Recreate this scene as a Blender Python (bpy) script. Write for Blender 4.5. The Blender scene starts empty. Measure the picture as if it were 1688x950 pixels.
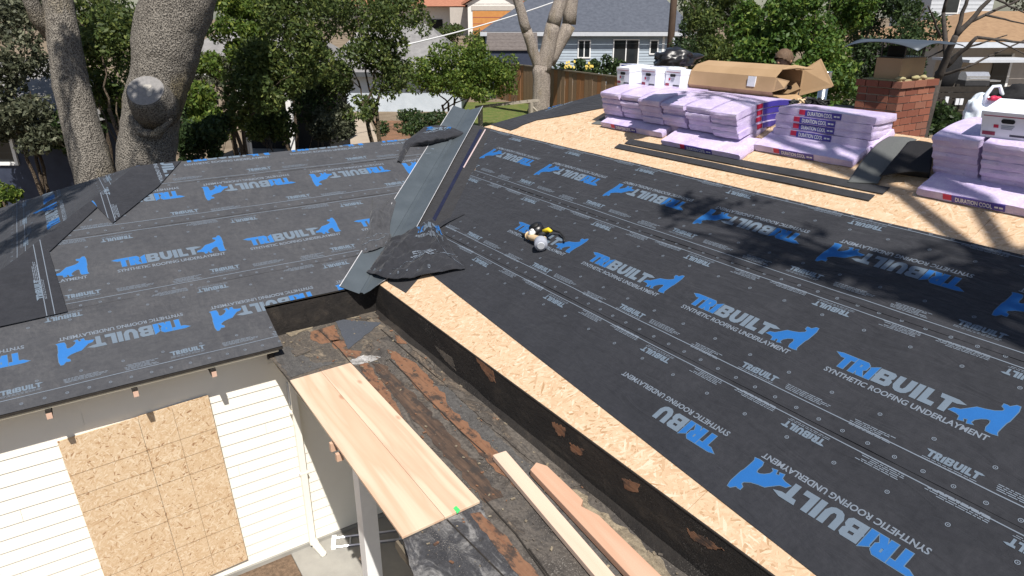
import bpy, bmesh, math, random
import numpy as np
from mathutils import Vector, Matrix, noise
from math import sin, cos, pi, sqrt, radians, atan, atan2
random.seed(7); RNG = np.random.default_rng(7)
sc = bpy.context.scene
COL = sc.collection

# ------------------------------------------------------------------ camera
IW, IH, F = 1688., 950., 1140.          # photograph size and focal length in its pixels
PITCH = atan(447/1140.); HEAD = radians(33.75)
U0, HA, K, B0 = 2.87, 2.6, 5/12., .12   # camera height above eave, eave height, 5:12 pitch, step between wings
S = sqrt(1+K*K)
CAM = Vector((-.806*U0, -2.103*U0, HA+U0))
FW0 = Vector((sin(HEAD), cos(HEAD), 0)); RT = Vector((cos(HEAD), -sin(HEAD), 0)); UPZ = Vector((0, 0, 1))
FW = FW0*cos(PITCH)-UPZ*sin(PITCH); UPV = UPZ*cos(PITCH)+FW0*sin(PITCH)
cam = bpy.data.cameras.new('camera'); camo = bpy.data.objects.new('camera', cam); COL.objects.link(camo)
cam.sensor_width = 36; cam.lens = 36*F/IW; cam.clip_start = .05; cam.clip_end = 3000
camo.location = CAM; camo.rotation_euler = (pi/2-PITCH, 0, -HEAD)
sc.camera = camo

# ------------------------------------------------------------------ sky, sun, exposure
SUN = Vector((-.22, -.65, 1.)).normalized()         # towards the sun
w = bpy.data.worlds.new('World'); sc.world = w; w.use_nodes = True
wn = w.node_tree; bg = wn.nodes['Background']
sky = wn.nodes.new('ShaderNodeTexSky'); sky.sky_type = 'NISHITA'; sky.sun_disc = False
sky.sun_elevation = math.asin(SUN.z); sky.sun_rotation = atan2(SUN.x, SUN.y)
wn.links.new(sky.outputs[0], bg.inputs[0]); bg.inputs[1].default_value = .07
sl = bpy.data.lights.new('sun', 'SUN'); sl.energy = 5.0; sl.angle = radians(.5); sl.color = (1, .95, .88)
slo = bpy.data.objects.new('sun', sl); COL.objects.link(slo); slo.location = (0, -20, 30)
slo.rotation_euler = (-SUN).to_track_quat('-Z', 'Y').to_euler()
sc.view_settings.view_transform = 'Standard'; sc.view_settings.look = 'None'
sc.view_settings.gamma = 1; sc.view_settings.exposure = .42

# ------------------------------------------------------------------ surveying: photograph pixel -> point on a real surface
def ray(px, py): return FW*F+RT*(px-IW/2)-UPV*(py-IH/2)
def onpl(px, py, n, c):
    d = ray(px, py); n = Vector(n); return CAM+d*((c-n.dot(CAM))/n.dot(d))
def PZ(px, py, z): return onpl(px, py, (0, 0, 1), z)
def PX(px, py, x): return onpl(px, py, (1, 0, 0), x)
def PY(px, py, y): return onpl(px, py, (0, 1, 0), y)
def PA(px, py, w=0): return onpl(px, py, (0, -K, 1), HA+w*S)
def PB(px, py, w=0): return onpl(px, py, (-K, 0, 1), HA+B0+w*S)
def AT(px, py, d): r = ray(px, py); return CAM+r*(d/r.dot(FW0))
def ss(a, b, x): t = min(1, max(0, (x-a)/(b-a))); return t*t*(3-2*t)
def ground_z(x, y):
    p = Vector((x, y, 0))-CAM; D = p.dot(FW0); L = p.dot(RT)
    return 1.1*ss(10., 14, D)+.35*ss(14, 40, D)+.8*ss(38, 60, D)+1.4*ss(58, 76, D)+1.1*ss(3, 12, L)*ss(12, 22, D)*(1-ss(24, 32, D)*(1-ss(9, 14, L)))

# slope frames: local x along the eave, y up the slope, z out of the roof
FA = Matrix(((1, 0, 0, 0), (0, 1/S, -K/S, 0), (0, K/S, 1/S, HA), (0, 0, 0, 1)))
FB = Matrix(((0, 1/S, -K/S, 0), (-1, 0, 0, 0), (0, K/S, 1/S, HA+B0), (0, 0, 0, 1)))
FAi, FBi = FA.inverted(), FB.inverted()
def ua(px, py, w=0): q = FAi@PA(px, py, w); return (q.x, q.y)
def ub(px, py, w=0): q = FBi@PB(px, py, w); return (q.x, q.y)

# ------------------------------------------------------------------ mesh helpers
class MB:
    def __init__(s): s.v = []; s.f = []; s.m = []
    def add(s, vs, fs, m=0):
        o = len(s.v); s.v += [tuple(p) for p in vs]; s.f += [tuple(i+o for i in f) for f in fs]; s.m += [m]*len(fs); return s
    def box(s, c, d, R=None, m=0):
        hx, hy, hz = d[0]/2, d[1]/2, d[2]/2; c = Vector(c)
        vs = [Vector((x, y, z)) for x in (-hx, hx) for y in (-hy, hy) for z in (-hz, hz)]
        if R is not None: vs = [R@p for p in vs]
        return s.add([p+c for p in vs], [(0, 1, 3, 2), (4, 6, 7, 5), (0, 4, 5, 1), (2, 3, 7, 6), (0, 2, 6, 4), (1, 5, 7, 3)], m)
    def lo(s, a, b, m=0):
        return s.box([(a[i]+b[i])/2 for i in range(3)], [abs(b[i]-a[i]) for i in range(3)], None, m)
    def tube(s, pts, rad, n=8, m=0, caps=True):
        pts = [Vector(p) for p in pts]; N = len(pts)
        if not hasattr(rad, '__len__'): rad = [rad]*N
        o = len(s.v); up = Vector((0, 0, 1))
        ref = None
        for i, p in enumerate(pts):
            t = (pts[min(i+1, N-1)]-pts[max(i-1, 0)]).normalized()
            if ref is None:
                ref = t.orthogonal().normalized()
            ref = (ref-t*ref.dot(t)); ref = ref.normalized() if ref.length > 1e-6 else t.orthogonal().normalized()
            b = t.cross(ref)
            for j in range(n):
                a = 2*pi*j/n; s.v.append(tuple(p+(ref*cos(a)+b*sin(a))*rad[i]))
        for i in range(N-1):
            for j in range(n):
                s.f.append((o+i*n+j, o+i*n+(j+1) % n, o+(i+1)*n+(j+1) % n, o+(i+1)*n+j)); s.m.append(m)
        if caps:
            s.f.append(tuple(o+j for j in reversed(range(n)))); s.f.append(tuple(o+(N-1)*n+j for j in range(n))); s.m += [m, m]
        return s
    def prism(s, poly, z0, z1, M=None, m=0):
        n = len(poly)
        a = sum(poly[i][0]*poly[(i+1) % n][1]-poly[(i+1) % n][0]*poly[i][1] for i in range(n))
        if a < 0: poly = poly[::-1]
        vs = [Vector((p[0], p[1], z0)) for p in poly]+[Vector((p[0], p[1], z1)) for p in poly]
        if M is not None: vs = [M@p for p in vs]
        fs = [tuple(reversed(range(n))), tuple(range(n, 2*n))]+[(i, (i+1) % n, n+(i+1) % n, n+i) for i in range(n)]
        return s.add(vs, fs, m)
    def build(s, name, mats, parent=None, smooth=False, M=None):
        me = bpy.data.meshes.new(name); me.from_pydata(s.v, [], s.f)
        if not isinstance(mats, (list, tuple)): mats = [mats]
        for q in mats: me.materials.append(q)
        if len(mats) > 1: me.polygons.foreach_set('material_index', s.m)
        if smooth: me.polygons.foreach_set('use_smooth', [True]*len(me.polygons))
        me.update()
        return link(name, me, parent, M)
def link(name, me, parent=None, M=None):
    o = bpy.data.objects.new(name, me); COL.objects.link(o)
    if M is not None: o.matrix_local = M
    if parent is not None: o.parent = parent
    return o
def thing(name, label, cat, loc=(0, 0, 0), group=None, M=None):
    o = bpy.data.objects.new(name, None); COL.objects.link(o); o.empty_display_size = .1
    if M is not None: o.matrix_local = M
    else: o.location = loc
    o['label'] = label; o['category'] = cat
    if group: o['group'] = group
    return o
def tag(o, label, cat, group=None):
    o['label'] = label; o['category'] = cat
    if group: o['group'] = group
    return o
def part(mb, name, mats, parent, world=True, smooth=False):
    """a part whose mesh is given in world coordinates (or in its parent's when world is False)"""
    o = mb.build(name, mats, None, smooth); o.parent = parent
    if world: o.matrix_parent_inverse = parent_world(parent).inverted()
    return o
def parent_world(o):
    M = o.matrix_local.copy()
    if o.parent is None:
        return Matrix.LocRotScale(o.location, o.rotation_euler, o.scale)
    return parent_world(o.parent)@o.matrix_parent_inverse@Matrix.LocRotScale(o.location, o.rotation_euler, o.scale)
def bevel(o, wd=.006, seg=2):
    b = o.modifiers.new('bevel', 'BEVEL'); b.width = wd; b.segments = seg; b.limit_method = 'ANGLE'; b.angle_limit = radians(40); return o
def ordinal(i): return ['first', 'second', 'third', 'fourth', 'fifth', 'sixth', 'seventh', 'eighth'][i]
# ------------------------------------------------------------------ materials
class NT:
    def __init__(s, name):
        s.mat = bpy.data.materials.new(name); s.mat.use_nodes = True; s.t = s.mat.node_tree
        s.p = s.t.nodes['Principled BSDF']; s.out = s.t.nodes['Material Output']
    def n(s, t, **kw):
        q = s.t.nodes.new(t)
        for k_, v in kw.items():
            if k_ in ('op',): q.operation = v
            else: setattr(q, k_, v)
        return q
    def l(s, a, b): s.t.links.new(a, b)
    def set(s, q, i, v):
        if hasattr(v, 'default_value') or isinstance(v, bpy.types.NodeSocket): s.l(v, q.inputs[i])
        else: q.inputs[i].default_value = v
    def math(s, op, a, b=0.):
        q = s.n('ShaderNodeMath', op=op); s.set(q, 0, a); s.set(q, 1, b); return q.outputs[0]
    def mix(s, fac, a, b, mode='MIX'):
        q = s.n('ShaderNodeMix'); q.data_type = 'RGBA'; q.blend_type = mode
        s.set(q, 0, fac); s.set(q, 6, rgba(a)); s.set(q, 7, rgba(b)); return q.outputs[2]
    def coord(s, kind='Object', scale=(1, 1, 1), rot=(0, 0, 0)):
        c = s.n('ShaderNodeTexCoord'); m = s.n('ShaderNodeMapping'); s.l(c.outputs[kind], m.inputs[0])
        m.inputs['Scale'].default_value = scale; m.inputs['Rotation'].default_value = rot; return m.outputs[0]
    def noise(s, vec, scale=5, detail=4, rough=.55, dist=0):
        q = s.n('ShaderNodeTexNoise'); s.l(vec, q.inputs['Vector']); q.inputs['Scale'].default_value = scale
        q.inputs['Detail'].default_value = detail; q.inputs['Roughness'].default_value = rough; q.inputs['Distortion'].default_value = dist
        return q.outputs[0]
    def voro(s, vec, scale=5, feature='F1', dim='3D'):
        q = s.n('ShaderNodeTexVoronoi'); q.feature = feature; q.voronoi_dimensions = dim; s.l(vec, q.inputs['Vector']); q.inputs['Scale'].default_value = scale; return q
    def ramp(s, fac, stops, interp='LINEAR'):
        q = s.n('ShaderNodeValToRGB'); s.l(fac, q.inputs[0]); e = q.color_ramp; e.interpolation = interp
        while len(e.elements) < len(stops): e.elements.new(.5)
        for i, (p, c) in enumerate(stops): e.elements[i].position = p; e.elements[i].color = rgba(c)
        return q.outputs[0]
    def bump(s, h, strength=.3, dist=.01):
        q = s.n('ShaderNodeBump'); s.l(h, q.inputs['Height']); q.inputs['Strength'].default_value = strength; q.inputs['Distance'].default_value = dist
        s.l(q.outputs[0], s.p.inputs['Normal']); return q.outputs[0]
    def base(s, c): s.set(s.p, 'Base Color', rgba(c)); return s
    def rough(s, v): s.set(s.p, 'Roughness', v); return s
    def spec(s, v): s.p.inputs['Specular IOR Level'].default_value = v; return s
def rgba(c):
    if isinstance(c, (int, float)): return (c, c, c, 1)
    if isinstance(c, (tuple, list)) and len(c) == 3: return (*c, 1)
    return c
def mat(name, a, b=None, scale=6, rough=.7, bump=0, bscale=None, spec=.3, metal=0, detail=5, coord='Object', cs=(1, 1, 1), dist=.01):
    t = NT(name); v = t.coord(coord, cs)
    if b is None: b = tuple(x*.8 for x in rgba(a)[:3])
    nz = t.noise(v, scale, detail, .6)
    t.base(t.ramp(nz, [(.32, a), (.68, b)])).rough(rough).spec(spec); t.p.inputs['Metallic'].default_value = metal
    if bump: t.bump(t.noise(v, bscale or scale*4, 5, .6), bump, dist)
    return t.mat
def osb(name, tones, cs=1., rot=0.):
    t = NT(name); c = t.n('ShaderNodeTexCoord'); pr = None; tone = None
    for i in range(6):
        m = t.n('ShaderNodeMapping'); t.l(c.outputs['Object'], m.inputs[0])
        m.inputs['Rotation'].default_value = (0, 0, rot+i*pi/6+.3*sin(i*7)); m.inputs['Location'].default_value = (i*3.7, i*1.3, 0)
        ln = (.075, .11, .06, .09, .05, .1)[i]*cs
        m2 = t.n('ShaderNodeMapping'); t.l(m.outputs[0], m2.inputs[0]); m2.inputs['Scale'].default_value = (1/ln, 1/(.018*cs), 1)
        vo = t.voro(m2.outputs[0], 1, 'F1', '2D'); sp = t.n('ShaderNodeSeparateColor'); t.l(vo.outputs['Color'], sp.inputs[0])
        if pr is None: pr, tone = sp.outputs[0], sp.outputs[1]
        else:
            g = t.math('GREATER_THAN', sp.outputs[0], pr)
            mx = t.n('ShaderNodeMix'); t.l(g, mx.inputs[0]); t.l(tone, mx.inputs[2]); t.l(sp.outputs[1], mx.inputs[3])
            pr = t.math('MAXIMUM', sp.outputs[0], pr); tone = mx.outputs[0]
    big = t.noise(t.coord('Object'), 1.3, 3)
    fine = t.noise(t.coord('Object', (30, 30, 30)), 8, 4)
    c1 = t.ramp(tone, tones)
    c2 = t.mix(t.math('MULTIPLY', t.math('SUBTRACT', fine, .35), .5), c1, (.3, .17, .08))
    t.base(t.mix(t.math('MULTIPLY', big, .22), c2, (.42, .27, .13))).rough(.75).spec(.25); t.bump(tone, .25, .004)
    return t.mat

M = {}
OSBT = [(0, (.36, .22, .12)), (.06, (.46, .31, .19)), (.2, (.53, .37, .24)), (.5, (.57, .415, .275)), (.85, (.61, .46, .32)), (1, (.68, .55, .42))]
M['osb'] = osb('osb_roof', OSBT, .8, .1)
M['osb_wall'] = osb('osb_wall', [(0, (.24, .13, .07)), (.03, (.40, .25, .14)), (.08, (.55, .39, .24)), (.45, (.61, .46, .30)), (.85, (.68, .54, .38)), (1, (.74, .63, .47))], .62, .4)
M['osb_line'] = mat('osb_print_line', (.14, .09, .05), (.25, .16, .09), 60)

def felt(name, c0, c1):
    t = NT(name); v = t.coord('Object')
    cl = t.noise(v, 2.2, 6, .62); fi = t.noise(v, 260, 3, .7); st = t.noise(t.coord('Object', (8, 160, 8)), 1, 4, .6)
    mo = t.noise(v, 19, 5, .7); col = t.ramp(t.math('ADD', t.math('MULTIPLY', cl, .5), t.math('MULTIPLY', mo, .5)), [(.36, c0), (.64, c1)])
    col = t.mix(t.math('MULTIPLY', t.math('SUBTRACT', fi, .3), .55), col, tuple(x*2.1 for x in c1))
    col = t.mix(t.math('MULTIPLY', st, .18), col, tuple(x*1.5 for x in c1))
    du = t.noise(v, .85, 6, .68, 1.2); sm = t.noise(t.coord('Object', (3, 1, 1)), 6, 5, .7, 2.0); col = t.mix(t.ramp(t.math('ADD', t.math('MULTIPLY', du, .6), t.math('MULTIPLY', sm, .4)), [(.52, 0), (.68, .33)]), col, tuple(x*2.3 for x in (c1[0]*1.05, c1[1], c1[2]*.92)))
    t.base(col).rough(.82).spec(.35)
    t.p.inputs['Sheen Weight'].default_value = .12; t.p.inputs['Sheen Roughness'].default_value = .5
    wr = t.noise(t.coord('Object', (2.2, 9, 2)), 1.0, 4, .55, 1.5); h = t.math('ADD', t.math('ADD', t.math('MULTIPLY', t.noise(v, 3.2, 3, .5), .8), t.math('MULTIPLY', wr, .5)), t.math('MULTIPLY', fi, .03)); t.bump(h, .75, .045)
    return t.mat
M['felt'] = felt('underlayment_felt', (.0055, .0064, .0098), (.0185, .0195, .0245))
M['felt_lit'] = felt('underlayment_lit', (.022, .0235, .029), (.052, .053, .058))  # paler copy; the left wing's brighter sunlit look is put into the colour
M['felt_back'] = felt('underlayment_plain', (.009, .009, .0108), (.022, .021, .0225))
def ink(name, c):
    t = NT(name); v = t.coord('Object'); fi = t.noise(v, 240, 3, .7); b = t.noise(v, 9, 4)
    d = tuple(x*.45 for x in c)
    t.base(t.mix(t.math('MULTIPLY', t.math('ADD', t.math('MULTIPLY', fi, .8), t.math('MULTIPLY', b, .4)), .7), c, d)).rough(.7).spec(.3); return t.mat
M['ink_blue'] = ink('print_blue', (.016, .13, .40)); M['ink_blue2'] = ink('print_blue_lit', (.028, .17, .49))  # second blue is a brighter copy, the left wing's light put into the ink
M['ink_pale'] = ink('print_pale_outline', (.10, .175, .27)); M['ink_grey'] = ink('print_grey', (.15, .195, .25)); M['ink_white'] = ink('print_white', (.185, .22, .27))

def tar(name, stops, sc_=3., bump=.6, spk=.65):
    t = NT(name); v = t.coord('Object', (1, .45, 1)); v2 = t.coord('Object')
    a = t.noise(v, sc_, 10, .72, .6); f = t.noise(v2, 38, 7, .75); sp = t.noise(v2, 120, 3, .65)
    c = t.ramp(a, stops); c = t.mix(t.ramp(f, [(.42, 0), (.66, .62)]), c, (.024, .022, .021)); big = t.noise(t.coord('Object', (1.3, .5, 1)), 1.9, 5, .6, .8); c = t.mix(t.ramp(big, [(.45, 0), (.62, .5)]), c, stops[0][1])
    c = t.mix(t.ramp(t.math('ADD', t.math('MULTIPLY', sp, .6), t.math('MULTIPLY', big, .4)), [(.585, 0), (.64, spk)]), c, (.36, .33, .29))
    t.base(c).rough(.85).spec(.25); t.bump(t.math('ADD', t.math('MULTIPLY', a, .6), t.math('MULTIPLY', f, .35)), bump, .03); return t.mat
M['tar'] = tar('weathered_tar', [(.28, (.035, .031, .029)), (.40, (.085, .077, .07)), (.48, (.15, .13, .11)), (.54, (.065, .057, .05)), (.62, (.24, .185, .135)), (.70, (.10, .08, .065)), (.8, (.21, .12, .075))])
M['tar_spatter'] = tar('paint_spattered_tar', [(.3, (.03, .03, .034)), (.5, (.07, .07, .075)), (.62, (.28, .27, .26)), (.72, (.06, .06, .065))], 9.)
M['tar_ply'] = tar('loose_felt_ply', [(.3, (.055, .048, .042)), (.45, (.15, .125, .10)), (.55, (.09, .08, .07)), (.66, (.30, .24, .17)), (.8, (.17, .11, .075))], 6.)
M['tar_black'] = tar('black_tar', [(.3, (.010, .009, .009)), (.55, (.028, .024, .021)), (.68, (.055, .045, .036)), (.8, (.14, .11, .08))], 5., .8, .22)
def streakwood(name, a, b, c, dirt=False):
    t = NT(name); v = t.coord('Object', (22, 1.4, 22)); n1 = t.noise(v, 1.6, 6, .6, .4); n2 = t.noise(t.coord('Object'), 30, 4)
    n3 = t.noise(t.coord('Object', (1, .5, 1)), 13, 7, .7); dk = t.ramp(n3, [(.50, 0), (.60, .9 if dirt else .0)])
    t.base(t.mix(dk, t.mix(t.math('MULTIPLY', n2, .5), t.ramp(n1, [(.3, a), (.55, b), (.75, c)]), tuple(x*.5 for x in a)), (.045, .038, .034))).rough(.8).spec(.2); t.bump(n1, .5, .01); return t.mat
M['rustwood'] = streakwood('stained_sheathing', (.19, .09, .052), (.25, .135, .08), (.12, .07, .048), True)
M['streaks'] = streakwood('dark_streaked_sheathing', (.05, .038, .032), (.13, .085, .06), (.20, .115, .07), True)
def pine(name, pale, band, knot, s=1., ph=0.):
    t = NT(name); c = t.n('ShaderNodeTexCoord'); m = t.n('ShaderNodeMapping'); t.l(c.outputs['Object'], m.inputs[0]); m.inputs['Location'].default_value = (ph, ph*3, ph)
    v = t.n('ShaderNodeMapping'); t.l(m.outputs[0], v.inputs[0]); v.inputs['Scale'].default_value = (6*s, .5, 6)
    b = t.noise(v.outputs[0], 1.25, 3, .45, .25)
    g = t.n('ShaderNodeMapping'); t.l(m.outputs[0], g.inputs[0]); g.inputs['Scale'].default_value = (70, 2, 70); gr = t.noise(g.outputs[0], 1.5, 5, .6, .3)
    kn = t.n('ShaderNodeMapping'); t.l(m.outputs[0], kn.inputs[0]); kn.inputs['Scale'].default_value = (5, 2.2, 5)
    vo = t.voro(kn.outputs[0], 1.0); kf = t.ramp(vo.outputs['Distance'], [(.0, 1), (.075, .75), (.13, 0)])
    col = t.ramp(b, [(.34, pale), (.46, tuple(x*.95 for x in pale)), (.56, band), (.68, tuple((x+y)/2 for x, y in zip(pale, band)))])
    col = t.mix(t.math('MULTIPLY', gr, .35), col, tuple(x*.72 for x in band)); col = t.mix(t.math('MULTIPLY', kf, .75), col, knot)
    t.base(col).rough(.6).spec(.3); t.bump(gr, .12, .004); return t.mat
M['pine'] = pine('new_pine_board', (.68, .545, .40), (.61, .405, .275), (.36, .16, .09)); M['pine2'] = pine('new_pine_board_pinker', (.69, .55, .40), (.61, .40, .275), (.38, .17, .10), 1.3, 4.3)
M['fir'] = pine('fir_lumber', (.62, .41, .29), (.56, .33, .22), (.36, .16, .09), .8, 2.1); M['fir2'] = pine('pale_fir_lumber', (.72, .55, .42), (.68, .49, .37), (.4, .2, .1), .6, 8.)
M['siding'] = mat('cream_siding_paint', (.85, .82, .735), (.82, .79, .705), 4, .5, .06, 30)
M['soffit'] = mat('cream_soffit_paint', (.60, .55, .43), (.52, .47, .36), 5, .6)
M['white_paint'] = mat('white_paint', (.80, .80, .79), (.74, .74, .73), 7, .45, .03)
M['valley'] = mat('grey_valley_metal', (.085, .102, .115), (.11, .13, .145), 3, .42, .03, 12, .5, .35)
M['hem'] = mat('bare_hem_edge', (.50, .50, .51), (.38, .38, .40), 20, .4)
M['pinkfilm'] = mat('pinkish_bare_edge', (.60, .46, .44), (.5, .4, .4), 20, .5)
M['navy'] = mat('navy_membrane', (.012, .014, .035), (.018, .02, .045), 8, .5)
M['dark_gap'] = mat('dark_timber', (.02, .017, .015), (.035, .03, .025), 10, .9)
M['concrete'] = mat('patio_concrete', (.34, .33, .30), (.25, .24, .22), 2.2, .85, .25, 40)
M['earth'] = mat('bark_mulch', (.23, .16, .11), (.12, .085, .06), 26, .95, .8, 60, .1, dist=.03)
M['charcoal'] = mat('charcoal_strip', (.030, .031, .034), (.042, .042, .045), 10, .55, .1, 90)
M['shingle'] = mat('grey_granule_shingle', (.085, .092, .092), (.135, .14, .138), 300, .9, .5, 400, .2, detail=2, dist=.003)
M['shingle_dark'] = mat('dark_shingle', (.012, .012, .014), (.026, .026, .028), 200, .8, .3, 300, .2, dist=.003)
def wrap():
    t = NT('lilac_shingle_wrapper'); v = t.coord('Object'); a = t.noise(v, 7, 4); b = t.noise(t.coord('Object', (5, 5, 40)), 3, 4, .6, 1.2)
    pr = t.voro(t.coord('Object', (9, 14, 9)), 1.); sm = t.math('LESS_THAN', pr.outputs['Distance'], .09)
    c = t.ramp(a, [(.3, (.47, .38, .63)), (.7, (.63, .545, .74))]); c = t.mix(t.math('MULTIPLY', sm, .5), c, (.35, .30, .5))
    w2 = t.noise(t.coord('Object', (14, 14, 60)), 1.5, 5, .65, 2.0); t.base(t.mix(t.ramp(w2, [(.5, 0), (.75, .5)]), c, (.86, .82, .9))).rough(.32).spec(.5); t.bump(t.math('ADD', t.math('MULTIPLY', b, .5), t.math('MULTIPLY', w2, .9)), .8, .010); return t.mat
M['wrap'] = wrap()
M['label'] = mat('indigo_label', (.045, .035, .26), (.06, .045, .30), 8, .35, .1, 30, .5); M['label_red'] = mat('red_label', (.50, .03, .08), (.42, .02, .06), 8, .4)
M['white_card'] = mat('white_box_card', (.74, .76, .80), (.68, .70, .75), 5, .55); M['ink_dark'] = mat('dark_box_print', (.04, .04, .06), (.07, .07, .1), 30, .6)
M['ink_mid'] = mat('grey_box_print', (.28, .30, .36), (.35, .37, .42), 30, .6); M['ink_navy'] = mat('navy_box_print', (.03, .05, .32), (.03, .05, .26), 30, .5); M['ink_maroon'] = mat('maroon_box_print', (.25, .04, .07), (.3, .06, .1), 30, .6)
M['card'] = mat('brown_cardboard', (.40, .27, .155), (.34, .225, .125), 3, .8, .12, 60); M['card_in'] = mat('cardboard_inside', (.22, .145, .08), (.17, .11, .06), 4, .85); M['tape'] = mat('white_sticker', (.66, .68, .72), (.6, .62, .66), 10, .4)
M['blackplastic'] = mat('black_plastic', (.010, .010, .012), (.018, .018, .02), 6, .35, .2, 20, .5); M['blackcloth'] = mat('black_cloth', (.010, .010, .011), (.017, .017, .019), 20, .9, .3, 80)
M['galv'] = mat('galvanised_steel', (.52, .55, .58), (.66, .68, .70), 14, .22, .02, 20, .5, .95); M['steel'] = mat('bare_steel', (.62, .63, .66), (.5, .51, .54), 16, .3, 0, None, .5, .8)
M['tool_tan'] = mat('tan_tool_housing', (.62, .46, .28), (.5, .36, .2), 12, .45); M['tool_yellow'] = mat('yellow_tool_trim', (.68, .52, .03), (.6, .45, .02), 12, .4); M['tool_black'] = mat('black_tool_rubber', (.012, .012, .012), (.02, .02, .02), 15, .6)
M['whiteplastic'] = mat('white_plastic_bag', (.62, .69, .76), (.7, .75, .8), 6, .35, .25, 14, .5)
M['skin'] = mat('skin', (.42, .24, .16), (.36, .2, .13), 12, .55); M['hair'] = mat('brown_hair', (.09, .055, .035), (.14, .09, .055), 50, .7, .5, 90); M['shirt'] = mat('dark_work_shirt', (.03, .035, .05), (.04, .045, .06), 12, .9, .2, 40); M['jeans'] = mat('blue_work_trousers', (.05, .07, .13), (.07, .09, .15), 14, .9)
def brickm():
    t = NT('red_brick'); oi = t.n('ShaderNodeObjectInfo'); v = t.coord('Object'); a = t.noise(v, 30, 5)
    c = t.ramp(oi.outputs['Random'], [(0, (.19, .065, .042)), (.35, (.27, .095, .06)), (.7, (.33, .13, .08)), (1, (.22, .10, .07))])
    t.base(t.mix(t.math('MULTIPLY', a, .45), c, (.16, .07, .05))).rough(.9).spec(.2); t.bump(a, .5, .004); return t.mat
M['brick'] = brickm(); M['mortar'] = mat('mortar', (.46, .41, .33), (.36, .32, .26), 40, .95, .4, 80)
M['mossy'] = mat('mossy_cement', (.30, .27, .13), (.38, .33, .20), 20, .95, .4)
def bark(name, a, b, c, sc_=1.):
    t = NT(name); v = t.coord('Object', (1, 1, .6)); n1 = t.noise(v, 42*sc_, 7, .75); n2 = t.noise(v, 2.2, 4); vo = t.voro(v, 60*sc_)
    c0 = t.mix(t.math('MULTIPLY', n2, .8), a, b); li = t.ramp(t.noise(t.coord('Object', (.7, .7, .25)), 1.7, 5, .6), [(.54, 0), (.64, 1)]); c0 = t.mix(t.math('MULTIPLY', li, .55), c0, (.22, .17, .07)); ckn = t.noise(t.coord('Object', (5, 5, .8)), 2.2, 6, .7, .8); c0 = t.mix(t.ramp(ckn, [(.56, 0), (.66, .5)]), c0, c); c1 = t.mix(t.ramp(t.math('ADD', t.math('MULTIPLY', n1, .7), t.math('MULTIPLY', vo.outputs['Distance'], .45)), [(.44, 1), (.62, 0)]), c0, c)
    t.base(c1).rough(.95).spec(.12); t.bump(t.math('ADD', t.math('ADD', n1, vo.outputs['Distance']), t.math('MULTIPLY', ckn, -1.6)), .9, .035); return t.mat
M['bark'] = bark('speckled_grey_bark', (.30, .275, .24), (.215, .195, .165), (.075, .067, .06)); M['bark_brown'] = bark('brown_bark', (.20, .155, .115), (.14, .11, .08), (.03, .024, .02), 1.6); M['bark_pale'] = bark('pale_grey_bark', (.44, .38, .32), (.36, .31, .27), (.13, .11, .1), .8)
M['moss'] = mat('ochre_lichen', (.25, .19, .06), (.31, .27, .16), 30, .95, .6, 70)
M['cutwood'] = mat('weathered_cut_wood', (.24, .23, .225), (.18, .175, .172), 26, .9, .4, 60); M['cutwood2'] = mat('pale_heartwood', (.36, .34, .31), (.31, .29, .26), 26, .9)
def leaf(name, dark, mid, light, tr=.35):
    t = NT(name); g = t.n('ShaderNodeNewGeometry'); v = t.coord('Object'); a = t.noise(v, .9, 3); r = t.math('ADD', t.math('MULTIPLY', g.outputs['Random Per Island'], .6), t.math('MULTIPLY', a, .45))
    c = t.ramp(r, [(.15, dark), (.42, mid), (.62, mid), (.82, light), (.95, tuple(min(1, x*1.5) for x in (light[0]*1.15, light[1], light[2])))]); t.base(c).rough(.55).spec(.3)
    q = t.n('ShaderNodeBsdfTranslucent'); t.l(t.mix(.5, c, light), q.inputs[0]); mx = t.n('ShaderNodeMixShader'); mx.inputs[0].default_value = tr
    t.l(t.p.outputs[0], mx.inputs[1]); t.l(q.outputs[0], mx.inputs[2]); t.l(mx.outputs[0], t.out.inputs[0]); return t.mat
M['leaf'] = leaf('leaf_mid_green', (.022, .035, .012), (.060, .092, .024), (.19, .225, .06)); M['leaf_bright'] = leaf('leaf_fresh_green', (.03, .058, .012), (.085, .14, .024), (.24, .285, .055)); M['leaf_dark'] = leaf('leaf_dark_green', (.012, .025, .010), (.03, .055, .018), (.075, .115, .035), .25)
M['leaf_grey'] = leaf('leaf_grey_olive', (.03, .035, .022), (.075, .085, .05), (.17, .175, .11), .2); M['leaf_conifer'] = leaf('leaf_conifer', (.02, .05, .012), (.06, .12, .02), (.17, .23, .04), .3); M['leaf_dry'] = leaf('leaf_dry_brown', (.06, .035, .02), (.14, .09, .05), (.25, .17, .1), .2)
M['twig'] = mat('bare_twig', (.10, .08, .065), (.15, .125, .105), 20, .9); M['twig_dark'] = mat('dark_branch', (.04, .033, .03), (.07, .06, .052), 20, .9)
M['fencewood'] = streakwood('fence_board', (.20, .135, .085), (.30, .20, .12), (.13, .085, .055)); M['fencewood2'] = streakwood('reddish_fence_board', (.26, .13, .065), (.36, .18, .08), (.14, .07, .04)); M['picket'] = streakwood('weathered_picket', (.13, .11, .08), (.19, .16, .12), (.07, .065, .045)); M['benchwood'] = mat('grey_bench_timber', (.33, .29, .24), (.26, .23, .19), 12, .85)
M['blue_siding'] = mat('grey_blue_siding', (.36, .42, .48), (.32, .375, .43), 3, .6); M['blue_wall'] = mat('pale_blue_wall', (.50, .55, .60), (.42, .47, .52), 2, .6, .1); M['navy_wall'] = mat('navy_shed_wall', (.028, .035, .06), (.04, .05, .08), 4, .7)
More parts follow.
